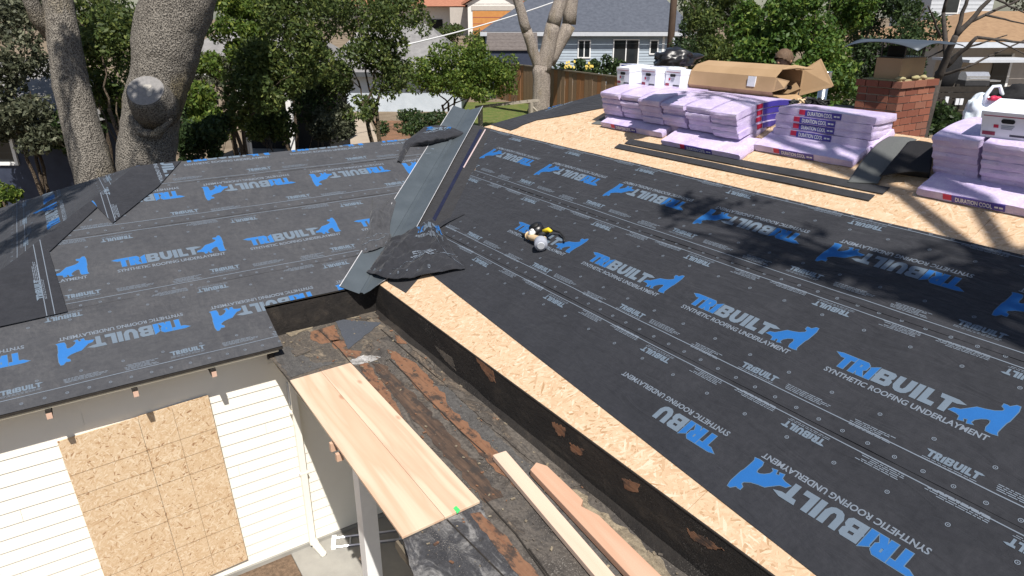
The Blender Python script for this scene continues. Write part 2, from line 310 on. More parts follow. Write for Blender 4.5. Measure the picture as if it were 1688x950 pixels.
M['roof_slate'] = mat('slate_blue_shingle_roof', (.060, .068, .088), (.09, .10, .125), 5, .85, .4, 40); M['roof_grey'] = mat('grey_shingle_roof', (.17, .165, .165), (.24, .235, .23), 4, .9, .4, 30); M['roof_brown'] = mat('tan_brown_shingle_roof', (.31, .20, .115), (.24, .15, .085), 5, .9, .4, 30); M['roof_tile'] = mat('terracotta_roof', (.36, .16, .10), (.28, .12, .075), 5, .9, .4, 20)
M['stucco'] = mat('beige_stucco', (.46, .42, .38), (.41, .375, .34), 4, .9, .1); M['stucco_white'] = mat('white_stucco', (.74, .71, .67), (.68, .65, .61), 4, .9, .1); M['garage_door'] = mat('orange_garage_door', (.52, .24, .075), (.45, .2, .06), 4, .55); M['fascia_grey'] = mat('pale_grey_fascia', (.50, .52, .55), (.44, .46, .5), 5, .5)
M['glass'] = mat('dark_window_glass', (.015, .019, .022), (.025, .03, .034), 2, .08, 0, None, .6); M['dark_inside'] = mat('dark_interior', (.012, .012, .013), (.02, .02, .02), 3, .9)
M['lawn'] = mat('lawn_grass', (.09, .14, .035), (.17, .17, .06), 3, .95, .8, 60, .1, dist=.05); M['soil'] = mat('dry_soil', (.15, .115, .08), (.23, .185, .135), 1.2, .95, .5, 20, .1); M['pole'] = mat('utility_pole_timber', (.075, .05, .035), (.11, .075, .055), 14, .9, .4, cs=(1, 1, .15)); M['cable'] = mat('white_cable', (.66, .66, .66), (.6, .6, .6), 5, .5); M['flower'] = mat('yellow_flower', (.65, .5, .12), (.55, .42, .1), 20, .7)
M['charcoal_metal'] = mat('dark_grey_sheet_metal', (.055, .068, .085), (.075, .09, .11), 4, .5, .05, 10, .5, .3); M['charcoal_patch'] = mat('slate_felt_patch', (.055, .062, .075), (.075, .082, .098), 60, .85, .2); M['green_mark'] = mat('green_spray_mark', (.06, .55, .12), (.1, .6, .2), 60, .6); M['rawend'] = mat('raw_sawn_end', (.62, .42, .32), (.55, .36, .27), 30, .7); M['efflor'] = tar('white_spill', [(.4, (.2, .19, .18)), (.55, (.62, .6, .58)), (.7, (.3, .29, .27))], 20.)

M['patio_tan'] = mat('tan_patio', (.40, .33, .255), (.33, .27, .21), 1.5, .9, .2); M['soil_red'] = mat('reddish_soil', (.24, .13, .08), (.15, .095, .06), 2.5, .95, .6, 25, .1, dist=.05); M['roof_brownish'] = mat('brown_grey_shingles', (.10, .085, .08), (.15, .13, .12), 8, .9, .3); M['fascia_dark'] = mat('dark_fascia', (.05, .055, .06), (.07, .075, .08), 6, .7)

M['tar_tan'] = tar('tan_weathered_felt', [(.3, (.16, .13, .09)), (.45, (.36, .30, .21)), (.55, (.22, .18, .13)), (.7, (.42, .36, .27))], 9.); M['tar_grey'] = tar('grey_weathered_felt', [(.3, (.05, .049, .049)), (.5, (.12, .114, .108)), (.65, (.075, .07, .066)), (.8, (.19, .17, .145))], 8.)
# ------------------------------------------------------------------ ground
gm = MB(); xs = np.concatenate([np.linspace(-400, -40, 10), np.linspace(-34, 64, 60), np.linspace(80, 400, 10)]); ys = np.concatenate([np.linspace(-300, -20, 8), np.linspace(-15, 83, 60), np.linspace(100, 600, 12)])
for y in ys:
    for x in xs: gm.v.append((x, y, ground_z(x, y)+.03*noise.noise((x*.3, y*.3, 0))-.03))
nx = len(xs)
for j in range(len(ys)-1):
    for i in range(nx-1): gm.f.append((j*nx+i, j*nx+i+1, (j+1)*nx+i+1, (j+1)*nx+i)); gm.m.append(0)
g = gm.build('ground', M['soil'], None, True); g['kind'] = 'structure'
pt = MB().lo((-1.0, -9, -.2), (.75, .29, .012)).build('patio_slab', M['concrete']); pt['kind'] = 'structure'
mu = MB().lo((-6.5, -6, -.2), (-1.004, .29, .006)).build('mulch_bed', M['earth']); mu['kind'] = 'structure'

# ------------------------------------------------------------------ the house
house = thing('house', 'cream sided house with an L shaped roof half covered in black printed underlayment', 'house')
RX, RY = 4.2, 3.0                       # ridge of the right wing (x), ridge of the left wing (y)
RYE = 6-B0/K-RX                         # where the right ridge ends
ZR = HA+B0+K*RX
EB = .30                                # eave line of the right wing
ZF = 2.48                               # flat porch roof
YN = .52                                # wall of the notch over the porch roof
def pz(kind, x, y):
    return {'A': HA+K*y, 'B': HA+B0+K*x, 'R': HA+K*(6-y), 'H': HA+K*(x+4.5), 'BB': ZR-K*(x-RX)}[kind]
def slab(name, kind, poly, m, t=.02, dz=0.):
    mb = MB(); n = len(poly); top = [(x, y, pz(kind, x, y)+dz) for x, y in poly]; bot = [(x, y, z-t) for x, y, z in top]
    a = sum(poly[i][0]*poly[(i+1) % n][1]-poly[(i+1) % n][0]*poly[i][1] for i in range(n))
    if a < 0: top.reverse(); bot.reverse()
    mb.add(top+bot, [tuple(range(n)), tuple(reversed(range(n, 2*n)))]+[(i, n+i, n+(i+1) % n, (i+1) % n) for i in range(n)]); return part(mb, name, m, house)
VO = B0/K                                # plan offset of the valley: x = y - VO
slab('roof_deck', 'A', [(-4.5, 0), (-.86, 0), (-.86, YN), (YN-VO, YN), (RY-VO, RY), (-1.5, RY)], M['dark_gap'], .02, -.004)
slab('roof_deck', 'R', [(-4.5, 6), (-1.5, RY), (RY-VO, RY), (RX, RYE), (RX+4.2, 6.2)], M['felt_back'])
slab('roof_deck', 'H', [(-4.5, 0), (-1.5, RY), (-4.5, 6)], M['felt_back'], .02, -.004)
slab('roof_deck', 'BB', [(RX, -9), (8.6, -9), (8.6, 6.2), (RX, RYE)], M['felt_back'])
# OSB panels of the right wing, laid in courses of 1.22 m with staggered joints
def clip2(poly, a, b, c):               # keep a*x+b*y <= c
    out = []
    for i in range(len(poly)):
        p, q = poly[i], poly[(i+1) % len(poly)]; dp, dq = a*p[0]+b*p[1]-c, a*q[0]+b*q[1]-c
        if dp <= 0: out.append(p)
        if dp*dq < 0: t = dp/(dp-dq); out.append((p[0]+(q[0]-p[0])*t, p[1]+(q[1]-p[1])*t))
    return out
v0 = EB*S; vr = RX*S
row = 0; v = v0
while v < vr-.01:
    v1 = min(v+1.22, vr); u = -3.4+(1.22 if row % 2 else 0)
    while u < 9:
        u1 = min(u+2.44, 9)
        # (u,v) -> x=v/S, y=-u ; keep right of the valley and below the hip
        P = [(u+.002, v+.002), (u1-.002, v+.002), (u1-.002, v1-.002), (u+.002, v1-.002)]
        P = clip2(P, -1, -1/S, VO) if True else P            # x >= y-VO  ->  v/S+u >= -VO
        P = clip2(P, -1, 1/S, 6-VO)                          # x+y <= 6-VO ->  v/S-u <= 6-VO
        if len(P) > 2: MB().prism(P, -.018, .0005*random.random()).build('osb_panel', M['osb'], house, M=FB)
        u = u1
    v = v1; row += 1

# ---- printed underlayment ------------------------------------------------------------
def curve_mesh(splines=None, text=None, size=1., offset=0.):
    if text: c = bpy.data.curves.new('t', 'FONT'); c.body = text; c.size = size; c.resolution_u = 3
    else:
        c = bpy.data.curves.new('t', 'CURVE'); c.dimensions = '2D'; c.fill_mode = 'BOTH'
        for P in splines:
            s_ = c.splines.new('POLY'); s_.points.add(len(P)-1); s_.use_cyclic_u = True
            for i, p in enumerate(P): s_.points[i].co = (p[0], p[1], 0, 1)
    if text: c.fill_mode = 'FRONT'
    c.offset = offset
    o = bpy.data.objects.new('t', c); COL.objects.link(o); bpy.context.view_layer.update()
    me = bpy.data.meshes.new_from_object(o.evaluated_get(bpy.context.evaluated_depsgraph_get()))
    V = [(p.co.x, p.co.y) for p in me.vertices]; Fc = [tuple(p.vertices) for p in me.polygons if p.normal.z > -2]
    bpy.data.objects.remove(o); bpy.data.curves.remove(c); bpy.data.meshes.remove(me)
    # one layer only, facing up
    out = []; seen = set()
    for f in Fc:
        ar = sum(V[f[i]][0]*V[f[(i+1) % len(f)]][1]-V[f[(i+1) % len(f)]][0]*V[f[i]][1] for i in range(len(f)))
        if abs(ar) < 1e-9: continue
        if ar < 0: f = tuple(reversed(f))
        key = tuple(sorted((round(V[i][0], 4), round(V[i][1], 4)) for i in f))
        if key in seen: continue
        seen.add(key); out.append(f)
    return V, out
GL = {  # heavy block letters, unit height
 'T': ([[(-.42, .92), (-.05, 1), (1.0, 1), (1.0, .72), (.72, .72), (.72, 0), (.32, 0), (.32, .72), (.02, .72)]], 1.06),
 'R': ([[(0, 0), (0, 1), (.68, 1), (.9, .84), (.9, .5), (.74, .38), (1.02, 0), (.56, 0), (.4, .28), (.4, 0)], [(.4, .74), (.52, .74), (.52, .54), (.4, .54)]], 1.06),
 'I': ([[(0, 0), (0, .72), (-.06, .76), (.4, 1), (.4, 0)]], .5),
 'B': ([[(0, 0), (0, .42), (-.05, .5), (0, .58), (0, 1), (.92, 1), (1.1, .88), (1.1, .62), (.99, .52), (1.13, .4), (1.13, .14), (.95, 0)], [(.4, .75), (.7, .75), (.7, .62), (.4, .62)], [(.4, .4), (.72, .4), (.72, .25), (.4, .25)]], 1.24),
 'U': ([[(0, 1), (.4, 1), (.4, .42), (.48, .28), (.64, .28), (.72, .42), (.72, 1), (1.12, 1), (1.12, .34), (.96, .1), (.74, 0), (.38, 0), (.16, .1), (0, .34)]], 1.22),
 'i': ([[(0, 0), (0, 1), (.4, 1), (.4, 0)]], .5),
 'L': ([[(0, 0), (0, 1), (.4, 1), (.4, .28), (.86, .28), (.86, 0)]], .84),
 't': ([[(.08, .72), (-.02, 1), (.98, 1), (1.5, .86), (1.02, .72), (.76, .72), (.76, 0), (.36, 0), (.36, .72)]], 1.3)}
ANIMAL = [(0.744, 0.106), (0.758, 0.13), (0.792, 0.139), (0.821, 0.171), (0.849, 0.203), (0.889, 0.212), (0.931, 0.226), (0.963, 0.249), (0.965, 0.267), (0.945, 0.28), (0.944, 0.302), (0.961, 0.303), (0.975, 0.299), (0.998, 0.327), (1.016, 0.327), (1.025, 0.289), (1.024, 0.246), (1.022, 0.195), (1.016, 0.175), (1.014, 0.142), (1.012, 0.103), (1.012, 0.085), (1.021, 0.067), (0.993, 0.062), (0.962, 0.065), (0.953, 0.09), (0.955, 0.129), (0.948, 0.148), (0.928, 0.147), (0.904, 0.132), (0.882, 0.107), (0.877, 0.081), (0.891, 0.071), (0.864, 0.063), (0.855, 0.093), (0.841, 0.088), (0.834, 0.084), (0.842, 0.069), (0.816, 0.063), (0.81, 0.093), (0.786, 0.102)]
def merge(parts_):      # [(V,F,mat,layer)]
    V, Fc, Mi = [], [], []
    for v_, f_, m_, w_ in parts_:
        o = len(V); V += [(x, y, w_) for x, y in v_]; Fc += [tuple(i+o for i in f) for f in f_]; Mi += [m_]*len(f_)
    return V, Fc, Mi
def wordmark(x0, y0, h, wid):
    X = 0.; res = []
    for ch in 'TRIBUiLt':
        sp, adv = GL[ch]; res.append((ch, X)); X += adv
    sx = wid/(X-.3)
    return [(ch, [[(x0+(x+px)*sx, y0+py*h) for px, py in s_] for s_ in GL[ch][0]]) for ch, x in res]
def make_logo(worn=False):
    P = []; letters = wordmark(.02, .074, .130, .735)
    blue = [s_ for c_, sp in letters[:3] for s_ in sp]; grey = [s_ for c_, sp in letters[3:] for s_ in sp]
    for c_, sp in letters[:3]: P.append((*curve_mesh(sp), 0, .0012))
    for c_, sp in letters[3:5 if worn else 8]: P.append((*curve_mesh(sp), 1, .0012))
    for c_, sp in letters[:3]:
        P.append((*curve_mesh([sp[0]], offset=.0045), 2, .0004))
    if not worn: P.append((*curve_mesh([ANIMAL]), 0, .0012)); P.append((*curve_mesh([ANIMAL], offset=.0045), 2, .0004))
    v_, f_ = curve_mesh(text='SYNTHETIC ROOFING UNDERLAYMENT', size=.06, offset=.0016)
    wx = max(p[0] for p in v_); P.append(([(x*1.0/wx, y*.95) for x, y in v_], f_, 3, .0012))
    return merge(P)
def make_small():
    P = [(*curve_mesh(sp), 1, .0012) for c_, sp in wordmark(.012, 0, .052, .27)]
    # lines of small print under the word, too fine to read
    for r_ in range(2):
        x = 0
        while x < .28:
            l_ = random.uniform(.015, .05); P.append(([(x, -.014-r_*.011), (x+l_, -.014-r_*.011), (x+l_, -.010-r_*.011), (x, -.010-r_*.011)], [(0, 1, 2, 3)], 3, .0012)); x += l_+.007
    return merge(P)
LOGO = make_logo(); LOGO_WORN = make_logo(True); SMALL = make_small()
def fineprint(rows, wid):
    P = []; rr = random.Random(rows)
    for r_ in range(rows):
        x = rr.uniform(0, .03); e = wid*rr.uniform(.7, 1)
        while x < e:
            l_ = rr.uniform(.012, .05); y = -r_*.0125; P.append(([(x, y), (x+l_, y), (x+l_, y+.0055), (x, y+.0055)], [(0, 1, 2, 3)], 3, .0012)); x += l_+.006
    return merge(P)
FP1, FP2 = fineprint(4, .36), fineprint(5, .26)
def ring(r0, r1, n=12):
    v_ = [(r1*cos(2*pi*i/n), r1*sin(2*pi*i/n)) for i in range(n)]+[(r0*cos(2*pi*i/n), r0*sin(2*pi*i/n)) for i in range(n)]
    return v_, [(i, (i+1) % n, n+(i+1) % n, n+i) for i in range(n)]
rv, rf = ring(.0085, .0125); DOT = merge([(rv, rf, 3, .0012), ([(-.003, -.003), (.003, -.003), (.003, .003), (-.003, .003)], [(0, 1, 2, 3)], 3, .0012)])

def wave(u, v, seed): return .0050*noise.noise((u*1.7+seed, v*2.3, seed))+.0026*noise.noise((u*4, v*7+seed, 3))
def inside(p, poly):
    n = len(poly)
    return all((poly[(i+1) % n][0]-poly[i][0])*(p[1]-poly[i][1])-(poly[(i+1) % n][1]-poly[i][1])*(p[0]-poly[i][0]) >= -1e-6 for i in range(n))
def ccw(poly):
    n = len(poly); a = sum(poly[i][0]*poly[(i+1) % n][1]-poly[(i+1) % n][0]*poly[i][1] for i in range(n)); return poly if a > 0 else poly[::-1]
def bisect_poly(bm, poly):
    n = len(poly)
    for i in range(n):
        p, q = poly[i], poly[(i+1) % n]; nr = Vector((q[1]-p[1], p[0]-q[0], 0))
        bmesh.ops.bisect_plane(bm, geom=bm.verts[:]+bm.edges[:]+bm.faces[:], plane_co=(p[0], p[1], 0), plane_no=nr, clear_outer=True)
def sheet_mesh(poly, w_, seed, mats, step=.11, thick=.0025):
    us = [p[0] for p in poly]; vs = [p[1] for p in poly]; bm = bmesh.new()
    nx_, ny_ = int((max(us)-min(us))/step)+2, int((max(vs)-min(vs))/step)+2
    G = [[bm.verts.new((min(us)+(max(us)-min(us))*i/(nx_-1), min(vs)+(max(vs)-min(vs))*j/(ny_-1), 0)) for i in range(nx_)] for j in range(ny_)]
    for j in range(ny_-1):
        for i in range(nx_-1): bm.faces.new((G[j][i], G[j][i+1], G[j+1][i+1], G[j+1][i]))
    bisect_poly(bm, poly)
    for v_ in bm.verts: v_.co.z = w_+wave(v_.co.x, v_.co.y, seed)
    r_ = bmesh.ops.extrude_face_region(bm, geom=bm.faces[:])
    bmesh.ops.recalc_face_normals(bm, faces=bm.faces[:])
    for e_ in r_['geom']:
        if isinstance(e_, bmesh.types.BMVert): e_.co.z += thick
    bmesh.ops.recalc_face_normals(bm, faces=bm.faces[:])
    me = bpy.data.meshes.new('underlayment_sheet'); bm.to_mesh(me); bm.free()
    for m_ in mats: me.materials.append(m_)
    return me
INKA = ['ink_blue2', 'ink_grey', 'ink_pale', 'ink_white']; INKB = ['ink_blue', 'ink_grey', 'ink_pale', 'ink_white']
def stamp(acc, proto, x, y, ang, s_, poly, w_, seed):
    V, Fc, Mi = proto; ca, sa = cos(ang), sin(ang)
    P = [(x+(ca*a-sa*b)*s_, y+(sa*a+ca*b)*s_, c) for a, b, c in V]
    ins = [inside(p, poly) for p in P]
    if not any(ins): return
    if not all(ins):
        bm = bmesh.new(); vv = [bm.verts.new(p) for p in P]
        for f, m_ in zip(Fc, Mi):
            try: q = bm.faces.new([vv[i] for i in f]); q.material_index = m_
            except ValueError: pass
        bisect_poly(bm, poly); bm.verts.index_update()
        P = [tuple(q.co) for q in bm.verts]; Fc = [tuple(q.index for q in f.verts) for f in bm.faces]; Mi = [f.material_index for f in bm.faces]; bm.free()
        if not Fc: return
    o = len(acc.v)
    acc.v += [(p[0], p[1], w_+.0042+p[2]+wave(p[0], p[1], seed)) for p in P]; acc.f += [tuple(i+o for i in f) for f in Fc]; acc.m += list(Mi)
def underlay(frame, poly, w_, seed, felt_, inks, logos=(), smalls=(), lines=(), dots=(), fps=(), ls=1.):
    poly = ccw(poly); me = sheet_mesh(poly, w_, seed, [M[felt_]])
    o = link('underlayment_sheet', me, house, frame); mats = [M[i] for i in inks]
    for (x, y, a) in logos:
        acc = MB(); stamp(acc, LOGO_WORN if seed == 31 and x < 4 else LOGO, x, y, a, ls, poly, w_, seed)
        if acc.f: acc.build('printed_logo', mats, o)
    acc = MB()
    for (x, y, a) in smalls: stamp(acc, SMALL, x, y, a, ls, poly, w_, seed)
    for (x, y, a, k_) in fps: stamp(acc, (FP1, FP2)[k_], x, y, a, ls, poly, w_, seed)
    us = [p[0] for p in poly]; u0, u1 = min(us), max(us); vs = [p[1] for p in poly]; q0, q1 = min(vs), max(vs)
    for (c_, along_v) in lines:
        L = q1-q0 if along_v else u1-u0; n_ = int(L/.12); V = []; Fc = []
        for i in range(n_+1):
            t = (q0 if along_v else u0)+L*i/n_
            V += [(c_-.0035, t, .001), (c_+.0035, t, .001)] if along_v else [(t, c_+.0035, .001), (t, c_-.0035, .001)]
        Fc = [(2*i, 2*i+1, 2*i+3, 2*i+2) for i in range(n_)]; stamp(acc, (V, Fc, [3]*n_), 0, 0, 0, 1, poly, w_, seed)
    for (c_, st, ph) in dots:
        u = math.floor(u0/st)*st+ph
        while u < u1: stamp(acc, DOT, u, c_, 0, 1, poly, w_, seed); u += st
    if acc.f: acc.build('printed_marks', mats, o)['kind'] = 'stuff'
    return o
def rep(u0, per, a, b): n0 = math.ceil((a-u0)/per); return [u0+per*i for i in range(n0, int((b-u0)/per)+1)]
PA_, LA = 1.2555, 1.0
# left wing: four courses, each lapping the one below
def hipx(v): return -4.5+v/S
def valx(v, c): return v/S+c
inv, upr = pi, 0.
underlay(FA, [(-4.48, .0), (-.862, .0), (-.862, 1.12), (hipx(1.12), 1.12)], .004, 1, 'felt_lit', INKA,
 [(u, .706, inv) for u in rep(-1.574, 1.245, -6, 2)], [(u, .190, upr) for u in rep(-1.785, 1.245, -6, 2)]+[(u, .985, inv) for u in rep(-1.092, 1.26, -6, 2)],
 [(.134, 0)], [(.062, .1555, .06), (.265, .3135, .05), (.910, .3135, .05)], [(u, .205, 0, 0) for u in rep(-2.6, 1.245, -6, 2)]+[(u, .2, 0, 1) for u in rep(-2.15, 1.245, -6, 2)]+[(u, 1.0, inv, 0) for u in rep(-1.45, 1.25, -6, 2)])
underlay(FA, [(-.860, .565), (valx(.565, -.31), .565), (valx(1.12, -.31), 1.12), (-.860, 1.12)], .0042, 1, 'felt_lit', INKA,
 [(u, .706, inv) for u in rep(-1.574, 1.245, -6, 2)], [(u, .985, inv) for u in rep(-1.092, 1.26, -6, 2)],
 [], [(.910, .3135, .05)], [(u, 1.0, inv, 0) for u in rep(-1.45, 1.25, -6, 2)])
underlay(FA, [(hipx(1.04), 1.04), (valx(1.04, -.36), 1.04), (valx(2.1, -.62), 2.1), (hipx(2.1), 2.1)], .008, 2, 'felt_lit', INKA,
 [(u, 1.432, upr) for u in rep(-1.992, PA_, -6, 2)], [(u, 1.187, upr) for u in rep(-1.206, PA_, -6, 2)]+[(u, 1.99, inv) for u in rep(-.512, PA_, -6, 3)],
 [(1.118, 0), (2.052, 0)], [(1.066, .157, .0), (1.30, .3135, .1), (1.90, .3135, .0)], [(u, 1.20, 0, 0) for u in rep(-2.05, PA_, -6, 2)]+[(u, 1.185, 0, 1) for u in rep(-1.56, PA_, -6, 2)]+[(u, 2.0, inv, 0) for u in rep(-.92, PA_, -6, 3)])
underlay(FA, [(hipx(2.08), 2.08), (valx(2.08, -.40), 2.08), (valx(2.87, -.50), 2.87), (hipx(2.87), 2.87)], .012, 3, 'felt_lit', INKA,
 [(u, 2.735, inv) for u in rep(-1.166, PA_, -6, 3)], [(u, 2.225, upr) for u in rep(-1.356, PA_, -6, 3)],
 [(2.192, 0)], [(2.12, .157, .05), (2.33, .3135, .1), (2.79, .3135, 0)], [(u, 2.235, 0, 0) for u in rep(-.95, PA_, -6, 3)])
underlay(FA, [(hipx(2.80), 2.80), (valx(2.80, -.50), 2.80), (valx(3.245, -.52), 3.245), (hipx(3.245), 3.245)], .016, 4, 'felt_lit', INKA,
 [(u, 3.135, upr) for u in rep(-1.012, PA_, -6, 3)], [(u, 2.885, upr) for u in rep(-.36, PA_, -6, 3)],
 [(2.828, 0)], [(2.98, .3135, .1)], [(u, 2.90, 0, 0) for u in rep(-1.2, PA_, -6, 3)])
# hip face at the left end and its sheets folded over the hip
FH = Matrix(((0, 1/S, -K/S, 0), (-1, 0, 0, 0), (0, K/S, 1/S, HA+4.5*K), (0, 0, 0, 1))); FHi = FH.inverted()
def uh(px, py): q = FHi@onpl(px, py, (-K, 0, 1), HA+4.5*K); return (q.x, q.y)
def hx2v(x): return x*S
vA = [hx2v(x) for x in (-4.5, -3.7, -2.86, -1.98, -1.5)]
LH = [uh(60, 321)[1], uh(40, 325)[1]]
for i in range(4):
    a, b = vA[i], vA[i+1]+(.05 if i < 3 else 0)
    if i == 3: b = -1.5*S
    # hip triangle: y between 3-(…)
    ya, yb = -1.5-a/S, -1.5-b/S
    underlay(FH, [(-(3-ya), a), (-(3-yb), b), (-(3+yb), b), (-(3+ya), a)][::-1], .004+.004*i, 11+i, 'felt', INKB,
      [(-3.9+.35*i, a+.62, inv)] if i in (1,) else [(-2.2, a+.62, inv), (-3.4, a+.62, inv)] if i == 2 else [], [(-2.3-.9*j, a+.17, 0) for j in range(3)], [(a+.11, 0), (a+.19, 0)], [(a+.06, .157, 0), (a+.27, .3135, 0)], [(-2.7-.8*j, a+.25, 0, 0) for j in range(3)])
hp = lambda t: (-4.5+t, t*S)            # point of the hip in the left wing's frame
W1 = [ua(107, 499), ua(112, 517), ua(60, 530), ua(-40, 553), ua(-60, 505), ua(-10, 462), ua(67, 393), ua(82, 419)]
yh = lambda p: p
def onhip(px, py):                       # nearest point of the hip line to a pixel
    best = min((abs((lambda q: q[0]-px)(projpx(FA@Vector((hp(t)[0], hp(t)[1], 0))))), t) for t in np.linspace(.1, 3, 300)); return hp(best[1])
def projpx(p): d = Vector(p)-CAM; z = d.dot(FW); return (IW/2+F*d.dot(RT)/z, IH/2-F*d.dot(UPV)/z)
hL, hM, hT = onhip(-60, 0), onhip(67, 0), onhip(222, 0)
w1 = [hL, ua(-60, 552), ua(0, 542), ua(112, 517), ua(82, 419), hM]
lx = ua(78, 455)[0]
underlay(FA, w1, .024, 21, 'felt', INKB, [], [(lx-.06, ua(60, 500)[1], pi/2), (lx-.06, ua(20, 440)[1]+.6, pi/2)], [(lx, 1), (lx-.06, 1)], [], [(lx-.1, ua(70, 470)[1], pi/2, 0)])
m1 = onhip(150, 0)
underlay(FA, [hM, ua(82, 419), ua(161, 345), m1], .027, 22, 'felt', INKB, [], [], [], [], [])
lx = ua(188, 360)[0]
underlay(FA, [m1, ua(161, 345), ua(179, 378), ua(262, 311), hT], .030, 23, 'felt', INKB, [(ua(262, 306)[0]+.02, ua(236, 318)[1]+.95, -pi/2)], [(lx-.02, ua(182, 300)[1], -pi/2)], [(lx, 1), (lx-.055, 1)], [], [(lx+.05, ua(190, 350)[1]+.1, -pi/2, 1)])
underlay(FA, [hT, ua(262, 311), ua(299, 269)], .031, 24, 'felt', INKB, [(ua(262, 306)[0]+.02, ua(236, 318)[1]+.95, -pi/2)])
# right wing: three courses; the upper part of the deck is still bare
LB = .962; PB_ = 1.2255
def lv(v): return .6-v/S                 # ends of the sheets, parallel to the valley
underlay(FB, [(lv(.76), .755-.0645*lv(.76)), (lv(1.31), 1.31), (9, 1.31), (9, .175)], .004, 31, 'felt', INKB,
 [(u, .912, inv) for u in rep(3.753, 1.213, 2.6, 9)], [(u, 1.188, inv) for u in rep(1.773, PB_, -1, 9)], [(1.228, 0)], [(1.08, .306, .05)], [(u, 1.2, inv, 0) for u in rep(1.40, PB_, 0, 9)]+[(u, 1.18, inv, 1) for u in rep(.98, PB_, 0, 9)], LB)
underlay(FB, [(lv(1.262), 1.262), (9, 1.262), (9, 2.36), (lv(2.36), 2.36)], .009, 32, 'felt', INKB,
 [(u, 1.655, upr) for u in rep(1.425, PB_, -1, 9)], [(u, 1.398, upr) for u in rep(.972, PB_, -1, 9)]+[(u, 2.21, inv) for u in rep(1.27, PB_, -2, 9)], [(1.373, 0), (2.25, 0)], [(1.297, .1535, .1), (1.52, .306, .05), (2.10, .306, .2), (2.295, .1535, .02)],
 [(u, 1.43, 0, 0) for u in rep(1.32, PB_, -1, 9)]+[(u, 1.41, 0, 1) for u in rep(1.78, PB_, -1, 9)]+[(u, 2.22, inv, 0) for u in rep(.9, PB_, -1, 9)]+[(u, 2.2, inv, 1) for u in rep(1.72, PB_, -1, 9)], LB)
underlay(FB, [(lv(2.30)+.05, 2.30), (9, 2.30), (9, 3.243), (lv(3.243)-.05, 3.243)], .014, 33, 'felt', INKB,
 [(u, 2.912, inv) for u in rep(.434, 1.2375, -3, 9)], [(u, 3.17, inv) for u in rep(.921, PB_, -3, 9)]+[(u, 2.42, upr) for u in rep(.60, PB_, -3, 9)], [(2.36, 0), (3.209, 0)], [(3.227, .1535, 0), (2.53, .306, .05), (3.05, .306, .1)],
 [(u, 3.185, inv, 0) for u in rep(.55, PB_, -3, 9)]+[(u, 2.44, 0, 0) for u in rep(.98, PB_, -3, 9)]+[(u, 2.43, 0, 1) for u in rep(1.42, PB_, -3, 9)], LB)
# plain membrane beside the valley and over the far hip
def bpoly(name, pts, w_, m_, t=.003): return MB().prism([ub(*p) for p in pts], w_, w_+t).build(name, M[m_], house, M=FB)
vl = lambda v, c: (c-v/S, v)            # B-frame point at x-y=c
MB().prism([vl(.40, .05), vl(.42, .46), vl(.78, .62), vl(3.243, .62), (-1.98, 3.243), vl(3.27, .55), vl(3.27, -.27), vl(.62, -.27)], .0005, .0035).build('valley_membrane', M['felt_back'], house, M=FB)
MB().prism([vl(.9, .25), vl(.9, .33), vl(3.2, .35), vl(3.2, .27)], .0055, .007).build('membrane_edge_strip', M['navy'], house, M=FB)
MB().prism([vl(2.35, .345), vl(2.35, .375), vl(3.22, .43), vl(3.22, .40)], .0075, .009).build('release_film', M['pinkfilm'], house, M=FB)
bb = [(842, 216), (853, 212), (862, 207), (885, 199), (905, 196), (940, 190), (968, 184), (990, 180), (1003, 178)]
edge = [ub(*p) for p in bb]
hipb = [(-(6-VO-v/S), v) for v in np.linspace(3.27, RX*S, 7)]
hs = MB(); n_ = len(edge); hb = [(-(6-VO-v/S), v) for v in np.linspace(edge[0][1]+.03, RX*S+.0, n_)]
for i in range(n_-1):
    hs.prism([edge[i], edge[i+1], hb[i+1], hb[i]], .004, .012)
hw = hs.build('hip_cap_sheet', M['felt'], house, M=FB)
acc = MB(); q_ = ub(960, 180); stamp(acc, LOGO, ub(905, 188)[0]-.1, ub(905, 188)[1]+.02, 1.0, .9, ccw([edge[2], edge[6], hb[6], hb[2]]), .012, 40)
if acc.f: acc.build('printed_logo', [M[i] for i in INKB], hw)
# ---- valley metal
vm = MB(); rows = []; ys_ = np.linspace(.38, 3.56, 26); WD = .195
prof = [(-WD, .004), (-WD*.5, .002), (-.022, .002), (-.008, .022), (.008, .022), (.022, .002), (WD*.5, .002), (WD, .004)]
for i, y in enumerate(ys_):
    for (d_, h_) in prof:
        cx, cy = y-VO, y; px_, py_ = cx+d_*.86, cy-d_*.86
        z_ = max(HA+K*py_, HA+B0+K*px_)+.022+h_+.006*noise.noise((y*1.4, d_*3, 1))
        if y < .62: px_, py_ = px_, max(py_, .34+abs(d_)*.1)
        vm.v.append((px_, py_, z_))
n_ = len(prof)
for i in range(len(ys_)-1):
    for j in range(n_-1): vm.f.append((i*n_+j, i*n_+j+1, (i+1)*n_+j+1, (i+1)*n_+j)); vm.m.append(0)
vo_ = part(vm, 'valley_flashing', M['valley'], house, smooth=False)
so = vo_.modifiers.new('s', 'SOLIDIFY'); so.thickness = .0015
for sd in (-1, 1):
    hm = MB(); j = 0 if sd < 0 else n_-1
    P = [Vector(vm.v[i*n_+j]) for i in range(len(ys_))]; Q = [Vector(vm.v[i*n_+(j-sd)]) for i in range(len(ys_))]
    for i in range(len(P)):
        d_ = (Q[i]-P[i]).normalized(); hm.v += [tuple(P[i]-d_*.004+Vector((0, 0, .003))), tuple(P[i]+d_*.005+Vector((0, 0, .004)))]
    hm.f = [(2*i, 2*i+1, 2*i+3, 2*i+2) for i in range(len(P)-1)]; hm.m = [0]*len(hm.f)
    q = hm.build('hem', M['hem'], None); q.parent = vo_; q.modifiers.new('s', 'SOLIDIFY').thickness = .002
